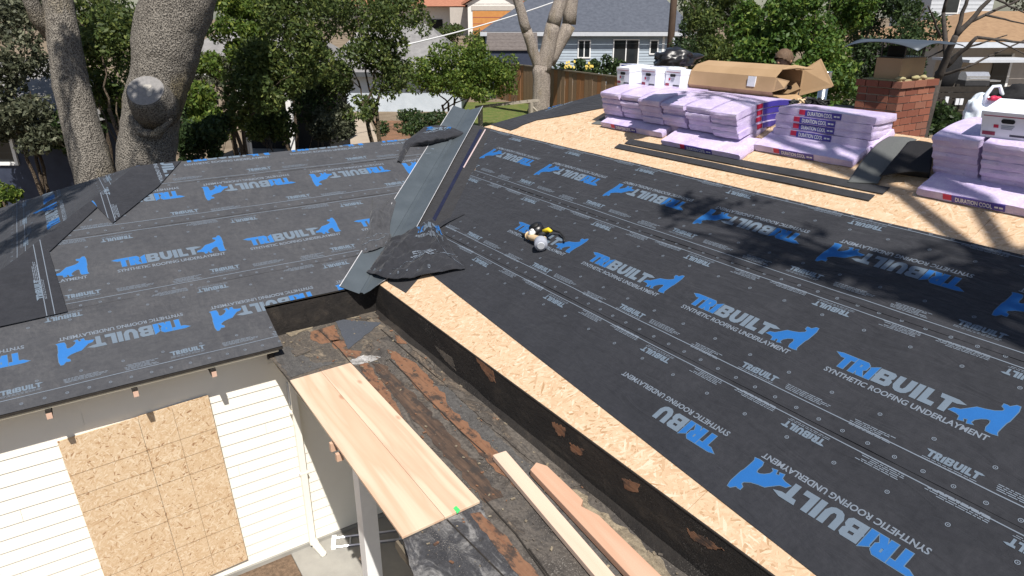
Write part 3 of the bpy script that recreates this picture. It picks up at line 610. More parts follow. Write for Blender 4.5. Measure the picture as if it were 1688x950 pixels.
# ---- torn and folded flaps of underlayment over the valley
def PV(px, py, w_=0):
    a, b = PA(px, py, w_), PB(px, py, w_); return a if (a-CAM).length < (b-CAM).length else b
def cr(p0, p1, p2, p3, t): return .5*((2*p1)+(p2-p0)*t+(2*p0-5*p1+4*p2-p3)*t*t+(3*p1-p0-3*p2+p3)*t**3)
def flap(name, rows, felt_='felt', amp=.012, prints=(), seed=0):
    G = [[PV(*q) for q in r_] for r_ in rows]; R_, C_ = len(G), len(G[0])
    def cl_(i, n): return max(0, min(n-1, i))
    def surf(s_, t, lift=0.):
        s_ = min(max(s_, 0), 1); t = min(max(t, 0), 1)
        x = s_*(C_-1); i = min(int(x), C_-2); fx = x-i; y = t*(R_-1); j = min(int(y), R_-2); fy = y-j
        P = [cr(*[G[cl_(j+b, R_)][cl_(i+a, C_)] for a in (-1, 0, 1, 2)], fx) for b in (-1, 0, 1, 2)]; p = cr(*P, fy)
        e = min(s_, 1-s_, t, 1-t); f = min(1, e*6+.35); z = amp*(1.6*noise.noise((p.x*7+seed, p.y*7, 1))+1.0*abs(noise.noise((p.x*17, p.y*15+seed, 4)))+.4*noise.noise((p.x*40, p.y*38, 2))+.55*abs(sin(p.x*23+p.y*9+3*noise.noise((p.x*4, p.y*4, seed)))))*f
        return p+Vector((-.2, -.25, .9))*(z+lift)
    mb = MB(); n_ = 44
    for j in range(n_+1):
        for i in range(n_+1): mb.v.append(tuple(surf(i/n_, j/n_)))
    for j in range(n_):
        for i in range(n_): o_ = j*(n_+1)+i; mb.f.append((o_, o_+n_+1, o_+n_+2, o_+1)); mb.m.append(0)
    o = part(mb, name, [M[felt_]], house, smooth=True); o.modifiers.new('so', 'SOLIDIFY').thickness = .004
    pm = MB()
    for (proto, s0, t0, ds, dt, es, et) in prints:      # origin, direction of the text's x, of its y, in (s,t) per metre
        V, Fc, Mi = proto; k_ = len(pm.v); pm.v += [tuple(surf(s0+x*ds+y*es, t0+x*dt+y*et, .006)) for x, y, z in V]; pm.f += [tuple(q+k_ for q in f) for f in Fc]; pm.m += list(Mi)
    if pm.f: q = pm.build('printed_marks', [M[i] for i in INKB], None); q['kind'] = 'stuff'; q.parent = o; q.matrix_parent_inverse = parent_world(o).inverted()
    return o
def pline(n=24, L=1.): return ([(L*i/n, y, 0) for i in range(n+1) for y in (-.0035, .0035)], [(2*i, 2*i+2, 2*i+3, 2*i+1) for i in range(n)], [3]*n)
def pdots(n, st): 
    V, Fc, Mi = [], [], []
    for k_ in range(n): o_ = len(V); V += [(x+k_*st, y, z) for x, y, z in DOT[0]]; Fc += [tuple(q+o_ for q in f) for f in DOT[1]]; Mi += DOT[2]
    return V, Fc, Mi
flap('underlayment_flap', [[(641, 396, .03), (662, 388, .07), (690, 374, .09), (710, 361, .07), (722, 372, .03)],
 [(632, 412, .03), (655, 402, .10), (688, 388, .13), (712, 380, .08), (735, 392, .03)],
 [(618, 432, .025), (648, 425, .07), (672, 418, .05), (712, 410, .06), (752, 424, .02)],
 [(604, 449, .03), (636, 458, .06), (668, 459, .055), (706, 452, .05), (767, 442, .03)]], 'felt', .034, [(pline(30), .3, .86, .7, -.22, 0, 1.), (pdots(6, .12), .18, .93, .95, -.06, 0, -1.1), (LOGO, .47, .38, .42, .12, .1, -1.3), (FP2, .55, .72, .9, -.1, 0, -1.2), (pline(24), .55, .0, .45, .9, .8, 0)], 3)
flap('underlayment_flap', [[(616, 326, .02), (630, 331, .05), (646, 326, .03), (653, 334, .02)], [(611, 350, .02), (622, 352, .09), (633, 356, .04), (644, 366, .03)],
 [(607, 378, .02), (620, 372, .10), (634, 376, .06), (643, 388, .03)], [(598, 398, .02), (612, 396, .07), (634, 394, .05), (645, 389, .03)], [(590, 420, .015), (612, 414, .04), (630, 408, .03), (646, 397, .02)]], 'felt_lit', .03, [(pline(20), .02, .84, .95, -.12, 0, 1.), (pline(20), .1, .72, .85, -.08, 0, 1.), (pdots(3, .15), .2, .92, 1.9, 0, 0, -1.8)], 8)
flap('underlayment_flap', [[(700, 210, .03), (722, 207, .06), (745, 211, .05), (762, 217, .03)], [(684, 222, .03), (714, 221, .09), (742, 218, .08), (764, 219, .03)], [(668, 234, .03), (700, 232, .12), (735, 227, .09), (762, 221, .03)], [(666, 242, .015), (700, 239, .05), (735, 232, .04), (760, 224, .02)]], 'felt', .016, [(LOGO, .15, .3, .5, -.05, 0, -.9)], 5)
flap('underlayment_flap', [[(665, 240, .02), (672, 238, .05), (676, 243, .02)], [(659, 254, .02), (664, 251, .06), (668, 256, .02)], [(654, 268, .015), (658, 266, .04), (662, 270, .015)]], 'felt', .012)
flap('underlayment_flap', [[(720, 373, .02), (735, 362, .05), (765, 351, .02)], [(724, 376, .02), (740, 366, .03), (766, 354, .012)]], 'felt', .006)
# ---- walls
def lo(name, a, b, m_, par=None, bev=0):
    o = part(MB().lo(a, b), name, M[m_], par or house)
    if bev: bevel(o, bev)
    return o
YW = .29
wall = lo('wall', (-4.2, YW+.012, -.1), (-.95, YW+.14, HA+.06), 'siding'); lo('wall', (-.949, YW+.0125, -.1), (.95, YW+.14, ZF-.126), 'siding')
ex = .125; nb = 20
for i in range(nb):
    z = .06+i*ex; mb = MB(); t0, t1 = .014, .005
    xe = .95 if z+ex < ZF-.13 else -.95; xj = random.uniform(-4.0, -1.0)
    for a, b in ((-4.2, xj-.001), (xj+.001, xe)):
        mb = MB()
        vs = [(a, YW+.012, z), (b, YW+.012, z), (b, YW+.012-t0, z), (a, YW+.012-t0, z), (a, YW+.012, z+ex+.01), (b, YW+.012, z+ex+.01), (b, YW+.012-t1, z+ex+.002), (a, YW+.012-t1, z+ex+.002)]
        mb.add(vs, [(0, 3, 2, 1), (4, 5, 6, 7), (2, 3, 7, 6), (0, 4, 7, 3), (1, 2, 6, 5)]); part(mb, 'siding_board', M['siding'], wall)
lo('wall', (-4.2, YW+.145, -.1), (-4.06, 5.7, HA+.06), 'siding'); lo('wall', (-4.055, 5.56, -.1), (8.2, 5.7, HA+.06), 'siding'); lo('wall', (.956, -8.8, -.1), (1.1, YW+.14, ZF-.13), 'siding'); lo('wall', (8.06, -8.8, -.1), (8.2, 5.555, HA+.1), 'siding'); lo('wall', (1.104, -8.8, -.1), (8.055, -8.66, HA+.1), 'siding')
lo('foundation', (-4.21, YW-.02, -.15), (.95, YW+.01, .055), 'concrete')
# soffit board, frieze, rafter tails
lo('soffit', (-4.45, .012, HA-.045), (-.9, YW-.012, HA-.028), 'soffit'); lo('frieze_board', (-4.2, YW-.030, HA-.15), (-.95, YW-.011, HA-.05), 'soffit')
for px, py in ((80, 673), (220, 636), (346, 603), (-70, 712), (-215, 750)):
    x = PZ(px, py, HA-.09).x; o = part(MB().lo((x-.021, -.012, HA-.125), (x+.021, YW, HA-.05)), 'rafter_tail', M['dark_gap'], house)
    part(MB().lo((x-.02, -.018, HA-.125), (x+.02, -.0125, HA-.075)), 'sawn_end', M['rawend'], o)
# OSB boards nailed over the window, a few degrees out of plumb
c = PY(343, 652, YW-.03); R_ = Matrix.Rotation(radians(-2.6), 4, 'Y')
MO = Matrix.Translation(Vector((c.x, YW-.018, c.z)))@R_@Matrix.Rotation(pi/2, 4, 'X')
win = thing('window_boarding', 'pale OSB sheets nailed over a window on the sunlit cream wall', 'boarding', M=MO)
for a, b in ((-1.22, -.603), (-.6, 0)): MB().lo((a, -2.0, 0), (b, 0 if b == 0 else -.004, .012)).build('osb_sheet', M['osb_wall'], win)
lm = MB()
for i, v_ in enumerate((.36, .56, .76, 1.16, 1.52, 1.76)):
    lm.lo((-1.215 if i % 2 == 0 or i < 3 else -.9, -v_-.003-.015*(i % 2), .0125), (-.605, -v_-.015*(i % 2), .0135)); lm.lo((-.597, -v_-.003, .0125), (-.005, -v_, .0135))
for x in (-.32,): lm.lo((x, -1.9, .0122), (x+.003, -.02, .0132))
for q in range(3): lm.box((-.605+.01*q, -.36-.2*q, .0135), (.014, .012, .002))
lm.build('printed_nail_lines', M['osb_line'], win)
# downspout with its kicked-out foot
ds = thing('downspout', 'white metal downspout running down the cream wall beside the porch', 'downspout', (-.74, .2, 0))
a = PY(478, 632, YW-.06); b = PY(518, 893, YW-.06)
part(MB().box(((a.x+b.x)/2, YW-.055, (a.z+b.z)/2+.08), (.062, .05, a.z-b.z+.2)), 'pipe', M['siding'], ds)
part(MB().tube([(b.x, YW-.055, b.z+.02), (b.x+.01, YW-.08, b.z-.04), (b.x+.03, YW-.26, max(.05, b.z-.11))], [.036, .04, .036], 8), 'elbow', M['siding'], ds)
for zz in (1.0, 1.75): part(MB().box((a.x+(b.x-a.x)*(a.z-zz)/(a.z-b.z), YW-.054, zz), (.085, .056, .02)), 'strap', M['siding'], ds)
for zz in (1.95,): part(MB().box((a.x+.002, YW-.035, zz), (.05, .03, .25)), 'leader', M['fascia_grey'], ds)

# ---- flat porch roof
XL = PZ(440, 578, ZF).x
part(MB().prism([(XL, -6), (EB-.004, -6), (EB-.004, YN), (-.875, YN), (-.875, -.03), (XL, -.03)], ZF-.03, ZF), 'porch_roof', M['tar'], house)
pr = [o for o in house.children if o.name.startswith('porch_roof')][0]
# ragged plies, bare sheathing and cracks lying on it (each its own piece)
def ragged(P, z0, t, name, m_, amp=.012, step=.05, seed=0):
    out = []; n = len(P)
    for i in range(n):
        p, q = Vector((P[i][0], P[i][1])), Vector((P[(i+1) % n][0], P[(i+1) % n][1])); L = (q-p).length; k_ = max(1, int(L/step)); nr = Vector((q.y-p.y, p.x-q.x)).normalized() if L > 0 else Vector((0, 0))
        for j in range(k_):
            r_ = p.lerp(q, j/k_)+nr*amp*(noise.noise((p.x*5+j*.7+seed, p.y*5, seed))*2 if j else 0); out.append((r_.x, r_.y))
    return part(MB().prism(out, z0, z0+t), name, M[m_], pr)
def zf(*pts): return [tuple(PZ(px, py, ZF)[:2]) for px, py in pts]
ragged(zf((430, 572), (600, 500), (640, 520), (665, 545), (600, 570), (610, 600), (478, 627), (440, 585)), ZF+.0006, .002, 'felt_ply', 'tar_ply', .01, .05, 1)
ragged(zf((552, 527), (628, 533), (574, 577)), ZF+.004, .004, 'slate_patch', 'charcoal_patch' if 'charcoal_patch' in M else 'shingle_dark2' if 'shingle_dark2' in M else 'roof_slate', .008, .06, 2)
ragged(zf((512, 548), (552, 536), (562, 562), (530, 568), (512, 560)), ZF+.0032, .0015, 'bare_sheathing', 'rustwood', .012, .04, 3)
ragged(zf((545, 562), (566, 560), (572, 572), (552, 576)), ZF+.0032, .0015, 'bare_sheathing', 'rustwood', .01, .03, 4)
ragged(zf((638, 577), (652, 580), (690, 605), (735, 655), (748, 680), (820, 745), (880, 800), (860, 815), (780, 735), (700, 655), (660, 610)), ZF+.0032, .0015, 'bare_sheathing', 'rustwood', .02, .06, 5)
ragged(zf((585, 590), (605, 597), (640, 645), (665, 690), (650, 690), (612, 640)), ZF+.0032, .0015, 'bare_sheathing', 'rustwood', .012, .05, 6)
ragged(zf((612, 600), (640, 605), (700, 670), (770, 745), (830, 820), (800, 830), (770, 795), (690, 700), (650, 655)), ZF+.0028, .0012, 'streaked_sheathing', 'streaks', .02, .06, 7)
ragged(zf((560, 575), (596, 580), (592, 590), (570, 590)), ZF+.0050, .0012, 'bare_sheathing', 'rustwood', .012, .03, 8)
ragged(zf((576, 596), (600, 586), (628, 590), (612, 598), (586, 602)), ZF+.0056, .001, 'white_spill', 'efflor', .02, .03, 9)
ragged(zf((650, 552), (676, 560), (672, 568), (655, 566)), ZF+.0045, .0015, 'bare_sheathing', 'rustwood', .012, .03, 10)
ragged(zf((724, 625), (755, 620), (775, 640), (745, 645)), ZF+.0048, .003, 'felt_ply', 'tar_ply', .012, .03, 11)
ragged(zf((663, 886), (793, 826), (800, 850), (830, 890), (860, 960), (700, 1010)), ZF+.0012, .002, 'spattered_felt_ply', 'tar_spatter', .006, .06, 12)
ragged(zf((775, 848), (792, 845), (850, 905), (900, 960), (860, 960), (815, 900)), ZF+.0040, .0012, 'bare_sheathing', 'rustwood', .012, .05, 13)
ragged(zf((612, 512), (640, 522), (700, 562), (790, 640), (776, 650), (690, 585), (640, 540)), ZF+.0046, .003, 'felt_ply', 'tar_ply', .01, .05, 14)
ragged(zf((700, 566), (745, 600), (800, 650), (870, 715), (960, 800), (930, 810), (850, 740), (770, 670), (720, 620)), ZF+.0052, .003, 'felt_ply', 'tar', .012, .05, 15)
ragged(zf((462, 545), (520, 527), (580, 517), (640, 508), (640, 516), (590, 524), (530, 535), (480, 556)), ZF+.0058, .003, 'tan_felt_edge', 'tar_tan', .014, .03, 18)
ragged(zf((445, 580), (476, 572), (520, 600), (560, 596), (480, 624)), ZF+.0048, .002, 'grey_felt_ply', 'tar_grey', .012, .04, 19)
ragged(zf((700, 630), (740, 640), (830, 730), (900, 790), (960, 850), (1040, 930), (1000, 950), (900, 850), (800, 745)), ZF+.0030, .0015, 'grey_felt_ply', 'tar_grey', .02, .05, 20)
ragged(zf((900, 800), (960, 815), (1060, 900), (1120, 960), (1090, 975), (1000, 890)), ZF+.0050, .0015, 'tan_felt_edge', 'tar_tan', .025, .04, 21)
ragged(zf((585, 515), (612, 509), (640, 519), (618, 526), (596, 527)), ZF+.006, .012, 'curled_felt', 'tar_ply', .01, .04, 16)
ragged(zf((480, 580), (505, 572), (512, 580), (488, 590)), ZF+.006, .010, 'curled_felt', 'tar_ply', .01, .04, 17)
ck = MB()
for P in (((628, 543), (650, 562), (700, 605), (720, 622), (752, 618)), ((642, 592), (668, 617), (700, 652), (760, 712), (800, 748)), ((527, 545), (560, 577), (582, 603)), ((737, 857), (770, 890), (850, 970)), ((797, 822), (850, 880), (900, 950)), ((585, 527), (604, 528), (622, 520)), ((872, 905), (905, 950))):
    ck.tube([PZ(x, y, ZF+.006) for x, y in P], .0055, 5)
part(ck, 'open_seam', M['dark_gap'], pr)
rd = random.Random(9); db = MB()
for i in range(520):
    x, y = rd.uniform(XL+.03, EB-.05), rd.uniform(-4.6, YN-.05)
    if x < -.9 and y > -.1: continue
    r_ = rd.choice((.004, .006, .009, .014)); a_ = rd.uniform(0, pi); db.box((x, y, ZF+.007+r_*.3), (r_*rd.uniform(1, 2.5), r_, r_*.5), Matrix.Rotation(a_, 3, 'Z')@Matrix.Rotation(rd.uniform(-.4, .4), 3, 'X'), rd.choice((0, 0, 1, 2)))
dbo = part(db, 'debris', [M['tar_tan'], M['tar_ply'], M['rustwood']], pr); dbo['kind'] = 'stuff'
# tarred upstands round the porch roof
part(MB().lo((-.86, YN, ZF), (YN-VO+.1, YN+.02, HA+K*YN-.006)), 'tarred_upstand', M['tar_black'], house)
tu = part(MB().lo((EB-.0035, -6, ZF-.03), (EB+.02, YN+.3, HA+B0+K*EB-.012)), 'tarred_fascia', M['tar_black'], house)
lo('sheathing_edge', (EB-.006, -6, HA+B0+K*EB-.0115), (EB+.01, .1, HA+B0+K*EB-.002), 'dark_gap')
def fas(pts, m_, seed): # patch of bare timber on the fascia, from photograph pixels
    P = [PX(px, py, EB-.004) for px, py in pts]; out = []
    n = len(P)
    for i in range(n):
        p, q = P[i], P[(i+1) % n]; k_ = max(3, int((q-p).length/.012))
        for j in range(k_):
            r_ = p.lerp(q, j/k_); out.append((r_.y+.022*noise.noise((j*.9, seed, i*3.1)), r_.z+.016*noise.noise((seed*2.3, j*.8, i*1.7))))
    Mx = Matrix(((0, 0, -1, EB-.0036), (1, 0, 0, 0), (0, 1, 0, 0), (0, 0, 0, 1)))
    part(MB().prism(out, 0, .0016, Mx), 'bare_timber', M[m_], tu)
fas([(783, 587), (813, 612), (817, 630), (808, 628), (793, 606)], 'rustwood', 1); fas([(908, 695), (932, 705), (930, 720), (918, 715)], 'rustwood', 2); fas([(938, 730), (963, 742), (958, 752), (942, 745)], 'rustwood', 3); fas([(1026, 788), (1055, 798), (1050, 812), (1030, 806)], 'rustwood', 4); fas([(1132, 872), (1165, 888), (1195, 908), (1170, 905), (1140, 888)], 'rustwood', 5); fas([(716, 570), (745, 590), (752, 612), (730, 590)], 'tar_ply', 6)
# cant strip of tar where roof and fascia meet
cm = MB(); 
for i in range(60):
    y = -6+i*.11; w_ = .05+.03*noise.noise((y*2, 0, 5)); cm.v += [(EB-.004-w_, y, ZF+.004), (EB-.0042, y, ZF+.04+.02*noise.noise((y*3, 1, 2)))]
cm.f = [(2*i, 2*i+1, 2*i+3, 2*i+2) for i in range(59)]; cm.m = [0]*59; part(cm, 'tar_fillet', M['tar_black'], pr)
# fascia, beam and posts of the porch
lo('porch_fascia', (XL+.002, -6, ZF-.16), (XL+.04, -3.02, ZF-.03), 'white_paint')
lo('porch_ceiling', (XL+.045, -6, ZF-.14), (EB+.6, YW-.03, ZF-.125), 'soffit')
for i in range(3):
    y = -1.55-.02*i; 
for j, (px, py) in enumerate(((552, 735), (562, 752))): q = PX(px, py, XL); part(MB().box((XL-.012, q.y, q.z), (.05, .035, .07-.01*j)), 'splintered_end', M['fir'], house)
post_x = -.70
for j, yp in enumerate((-1.25, -3.45)):
    p0, p1 = PY(583, 790, -1.25), PY(645, 950, -1.25)
    pw = .125
    po = thing('porch_post', ('white timber post under the new planks, lit by the sun', 'white timber post under the spattered porch roof at the bottom edge')[j], 'post', (-.66, yp, 0), 'porch posts')
    xx = -.64 if j == 0 else PZ(690, 950, 2.2).x
    bevel(part(MB().lo((xx-.07, yp-.07, .01), (xx+.07, yp+.07, ZF-.15)), 'shaft', M['white_paint'], po), .004)
    part(MB().lo((xx-.085, yp-.085, .012), (xx+.085, yp+.085, .10)), 'base', M['white_paint'], po)
# broken fascia strip hanging at the near edge
q = [PX(*p, XL-.01) for p in ((657, 890), (668, 905), (690, 935), (712, 960), (700, 962), (684, 938), (664, 915), (656, 900))]
part(MB().prism([(p.y, p.z) for p in q], 0, .02, Matrix(((0, 0, 1, XL-.03), (1, 0, 0, 0), (0, 1, 0, 0), (0, 0, 0, 1)))), 'broken_fascia', M['picket'], house)
# ---- loose timber on the porch roof
z0 = ZF+.008
a, b, c_, d_ = [PZ(*p, z0+.02) for p in ((478, 627), (578, 598), (791, 826), (663, 885))]
def quad_board(name, label, P, z, t, m_, grp):
    ax = (Vector(P[3])-Vector(P[0])).normalized(); ang = atan2(-ax.x, ax.y); Mx = Matrix.Translation((P[0][0], P[0][1], z))@Matrix.Rotation(ang, 4, 'Z'); Mi = Mx.inverted()
    Q = [(Mi@Vector((p[0], p[1], z)))[:2] for p in P]
    o = MB().prism(Q, 0, t).build(name, M[m_], None, M=Mx); bevel(o, .0025, 2); return tag(o, label, 'plank', grp)
m0, m1_ = a.lerp(b, .5), d_.lerp(c_, .53)
e = Vector((.0012, .0005, 0))
p1 = quad_board('plank', 'new pine plank at the porch roof edge, left of the pair', [a, m0-e, m1_-e, d_], z0, .020, 'pine', 'new planks on the porch roof')
p2 = quad_board('plank', 'new pine plank with a green paint mark at its near end', [m0+e, b, c_, m1_+e], z0, .020, 'pine2', 'new planks on the porch roof')
gq = [PZ(px, py, z0+.0205) for px, py in ((747, 838), (752, 834), (759, 841), (754, 847))]
part(MB().prism([p[:2] for p in gq], z0+.0202, z0+.0208), 'paint_mark', M['green_mark'], p2)
z1 = ZF+.012
P = [PZ(*p, z1+.04) for p in ((812, 750), (834, 743), (1050, 990), (1022, 998))]
o = quad_board('lumber_length', 'straight pale fir length lying on the porch roof, its end cut square', P, z1, .04, 'fir2', 'fir lengths on the porch roof'); o['category'] = 'lumber'; bevel(o, .004)
P = [PZ(*p, z1+.05) for p in ((874, 774), (884, 762), (902, 768), (961, 824), (958, 834), (987, 849), (1112, 970), (1072, 985))]
ax = (P[-2]-P[2]).normalized(); Mx = Matrix.Translation((P[0].x, P[0].y, z1))@Matrix.Rotation(atan2(-ax.x, ax.y), 4, 'Z'); Mi = Mx.inverted()
o = MB().prism([(Mi@Vector((p.x, p.y, z1)))[:2] for p in P], 0, .05).build('lumber_length', M['fir'], None, M=Mx); bevel(o, .004); tag(o, 'reddish fir rafter length with a notch sawn in its side', 'lumber', 'fir lengths on the porch roof')
# ---- aluminium ladder lying on the patio
la, lb = PZ(547, 891, .06), PZ(668, 876, .06); dr = (lb-la).normalized(); dr.z = 0; pr_ = Vector((-dr.y, dr.x, 0))
lad = thing('ladder', 'aluminium ladder lying on the shaded patio behind the porch post', 'ladder', (la.x, la.y, 0)); hw_ = .075
for s_ in (-1, 1): part(MB().tube([la+pr_*hw_*s_-Vector((0, 0, .035)), la+pr_*hw_*s_+dr*2.2-Vector((0, 0, .035))], .014, 6), 'rail', M['steel'], lad)
for i in range(8): q = la+dr*(.2+.27*i)-Vector((0, 0, .035)); part(MB().tube([q-pr_*hw_, q+pr_*hw_], .009, 6), 'rung', M['steel'], lad)
part(MB().box(la+dr*.02-Vector((0, 0, .03)), (.05, .19, .04), Matrix.Rotation(atan2(dr.y, dr.x), 3, 'Z')), 'foot_bar', M['white_paint'], lad)
st = PY(585, 866, -.2); o = MB().tube([(st.x, -.25, .06), (st.x+.03, -.3, .04), (st.x+.14, -.34, .03)], [.018, .02, .012], 6).build('wood_offcut', M['fir2']); tag(o, 'small curved pale wood offcut on the patio by the post', 'offcut')
# ------------------------------------------------------------------ shingle bundles on the ridge
BL, BW, BT = 1.0, .335, .068
def bend_pt(v, w_):                      # slope coordinate v (past the ridge it goes down the other side), height w -> (v', w') in the slope frame
    R_ = .6; phi = 2*atan(K)
    s0 = 3.8
    if v <= s0: return v, w_
    t = min(1, (v-s0)/(2*R_)); a = -phi*t
    # integrate along a circular bend
    if t < 1: rad = 2*R_/phi; cx = s0+rad*sin(-a); cz = -rad*(1-cos(a))
    else:
        rad = 2*R_/phi; ex_ = v-s0-2*R_; cx = s0+rad*sin(phi)+ex_*cos(phi); cz = -rad*(1-cos(phi))-ex_*sin(phi)
    return cx+w_*sin(-a), cz+w_*cos(a)
def sharpen(o, a=30):
    o.data.set_sharp_from_angle(angle=radians(a)); return o
def bundle_verts(L, W, T, seed, nl=16, nw=7, nt=3):
    bm = bmesh.new(); bmesh.ops.create_cube(bm, size=1)
    def cuts(axis, n):
        for i in range(1, n):
            co = [0, 0, 0]; no = [0, 0, 0]; co[axis] = -.5+i/n; no[axis] = 1
            bmesh.ops.bisect_plane(bm, geom=bm.verts[:]+bm.edges[:]+bm.faces[:], plane_co=co, plane_no=no)
    cuts(0, nl); cuts(1, nw); cuts(2, nt)
    for v_ in bm.verts:
        x, y, z = v_.co; ax, ay, az = abs(x)*2, abs(y)*2, abs(z)*2
        rz = 1-.02*max(0, ax-.9)/.1-.02*max(0, ay-.85)/.15
        rx = 1-.015*az*az*az; n1 = noise.noise((x*L*7+seed*3, y*W*9, z*2+seed)); n2 = noise.noise((x*L*22+seed, y*W*25, z*T*60))
        endf = max(0, ax-.9)/.1
        v_.co = ((x*rx+.010*endf*n2)*L, (y+.010*n1+.012*n2)*W, z*rz*T+.0022*n1+.0022*n2)
    V = [tuple(v_.co) for v_ in bm.verts]; bm.verts.index_update(); Fc = [tuple(q.index for q in f.verts) for f in bm.faces]; bm.free(); return V, Fc
BV = [bundle_verts(BL, BW, BT, s_) for s_ in range(4)]
def text_mesh(body, wid, h):
    v_, f_ = curve_mesh(text=body, size=1., offset=.02); x1 = max(p[0] for p in v_); y1 = max(p[1] for p in v_)
    return [(x*wid/x1, y*h/y1) for x, y in v_], f_
TX = text_mesh('DURATION COOL', .26, .036)
def bundle_along(label, u, v, w_, rot=0., seed=0, grp='shingle bundles on the ridge', lab=True, L=1.0, lu=.0, tilt=0., lift=0.):
    """a bundle lying along the eave direction; (u,v) its centre, w its underside"""
    Mx = FB@Matrix.Translation((u, v-BW/2, w_-lift))@Matrix.Rotation(tilt, 4, 'X')@Matrix.Translation((0, BW/2, BT/2+lift))@Matrix.Rotation(rot, 4, 'Z')
    o = thing('shingle_bundle', label, 'shingle bundle', group=grp, M=Mx)
    V, Fc = BV[seed % 4]; k_ = L/BL; sharpen(MB().add([(x*k_, y, z) for x, y, z in V], Fc).build('wrapper', M['wrap'], o, True))
    if lab:
        yf = -BW/2-.004; lb_ = MB().lo((-.17+lu, yf-.001, -BT*.40), (.20+lu, yf+.010, BT*.42)).build('label', M['label'], o)
        tm = MB(); v_, f_ = TX; tm.add([(-.145+lu+x, yf-.0018, -.018+y) for x, y in v_], f_)
        for q in range(2): tm.lo((.130+lu+.032*q, yf-.0019, -.008), (.155+lu+.032*q, yf-.0014, .006))
        tm.build('lettering', M['tape'], lb_)
        MB().lo((-.235+lu, yf-.0005, -BT*.26), (-.172+lu, yf+.010, BT*.40)).build('red_badge', M['label_red'], o)
    return o
def bundle_over(label, u, v, w_, seed, grp='shingle bundles on the ridge', L=1.0, band=False):
    """a bundle laid across the ridge, its end towards the eave at (u,v)"""
    o = thing('shingle_bundle', label, 'shingle bundle', group=grp, M=FB@Matrix.Translation((u, v, 0)))
    V, Fc = BV[seed % 4]; vs = []
    for x, y, z in V:
        s_ = (x+BL/2)*L; v2, w2 = bend_pt(v+s_, w_+BT/2+z); vs.append((y, v2-v, w2))
    sharpen(MB().add(vs, Fc).build('wrapper', M['wrap'], o, True))
    if band:
        mb = MB(); n_ = 8
        for i in range(n_+1):
            s_ = .34+.36*i/n_
            for zz in (-.4, .4):
                v2, w2 = bend_pt(v+s_, w_+BT/2+zz*BT); mb.v.append((BW/2+.005, v2-v, w2))
        mb.f = [(2*i, 2*i+2, 2*i+3, 2*i+1) for i in range(n_)]; mb.m = [0]*n_; q = mb.build('label', M['label'], o); q.modifiers.new('s', 'SOLIDIFY').thickness = .003
        mb = MB()
        for i in range(3):
            s_ = .255+.075*i/2
            for zz in (-.25, .4): v2, w2 = bend_pt(v+s_, w_+BT/2+zz*BT); mb.v.append((BW/2+.005, v2-v, w2))
        mb.f = [(2*i, 2*i+2, 2*i+3, 2*i+1) for i in range(2)]; mb.m = [0]*2; q = mb.build('red_badge', M['label_red'], o); q.modifiers.new('s', 'SOLIDIFY').thickness = .003
    return o
W0 = .006
# front bundles lying flat on the slope
def mid(p, q): return ((p[0]+q[0])/2, (p[1]+q[1])/2)
b1 = [ub(990, 211, 0), ub(1094, 228, 0)]; b2 = [ub(1092, 240, 0), ub(1222, 266, 0)]; b3 = [ub(1245, 248, 0), ub(1406, 278, 0)]; b4 = [ub(1512, 322, 0), ub(1720, 376, 0)]
for lbl, b_, sd, lu in (('lilac shingle bundle flat on the bare deck, leftmost of the front row', b1, 0, -.1), ('lilac shingle bundle flat on the deck in front of the wide stack', b2, 1, -.02), ('lilac shingle bundle flat on the deck below the stack by the chimney', b3, 2, -.06), ('lilac shingle bundle flat on the deck at the right edge, below the bagged stack', b4, 3, -.02)):
    c_ = mid(*b_); bundle_along(lbl, c_[0], max(b_[0][1], b_[1][1])+BW/2-.01, W0, -atan2(b_[1][1]-b_[0][1], b_[1][0]-b_[0][0])*0, sd, L=min(1.08, abs(b_[1][0]-b_[0][0])), lu=lu)
# wide stack: a bottom row lying along the ridge and six columns laid across it
u0s = -.76; cw = .365
for i in range(2):
    bundle_along('lilac shingle bundle in the bottom row of the wide stack, %s half' % ('left', 'right')[i], u0s+.55+1.10*i, 4.13, W0, 0, i+1, L=1.08, lu=.05 if i == 0 else -.02)
ZB = W0+BT*.985+.03
for c_ in range(6):
    for t_ in range(4):
        u = u0s+cw*(c_+.5)+random.uniform(-.012, .012); v = 3.945-.012*c_+random.uniform(-.02, .02)
        bundle_over('lilac bundle laid across the ridge, wide stack, %s column from left, %s tier' % (ordinal(c_), ('bottom', 'lower', 'upper', 'top')[t_]), u, v, ZB+BT*.985*t_+(0.012 if c_ < 3 and t_ == 3 else 0), c_+2*t_, band=(c_ == 5))
# chimney stack: four bundles one on another
sl_, sr_ = ub(1274, 219, .085), ub(1433, 243, .085)
bundle_along('lilac shingle bundle under the stack by the chimney, half hidden', mid(sl_, sr_)[0]+.02, 4.33, W0, 0, 0, L=1.0, lab=False)
for t_ in range(4):
    bundle_along('lilac shingle bundle with indigo label, %s from the bottom of the stack by the chimney' % ordinal(t_), mid(sl_, sr_)[0]+random.uniform(-.01, .01)+(.03 if t_ == 3 else 0), sl_[1]+BW/2+random.uniform(-.01, .01), W0+BT*.985*(t_+1), random.uniform(-.012, .012), t_+1, lu=(-.06, -.06, -.055, -.03)[t_], tilt=-atan(K)*.92, lift=BT*.985*t_)
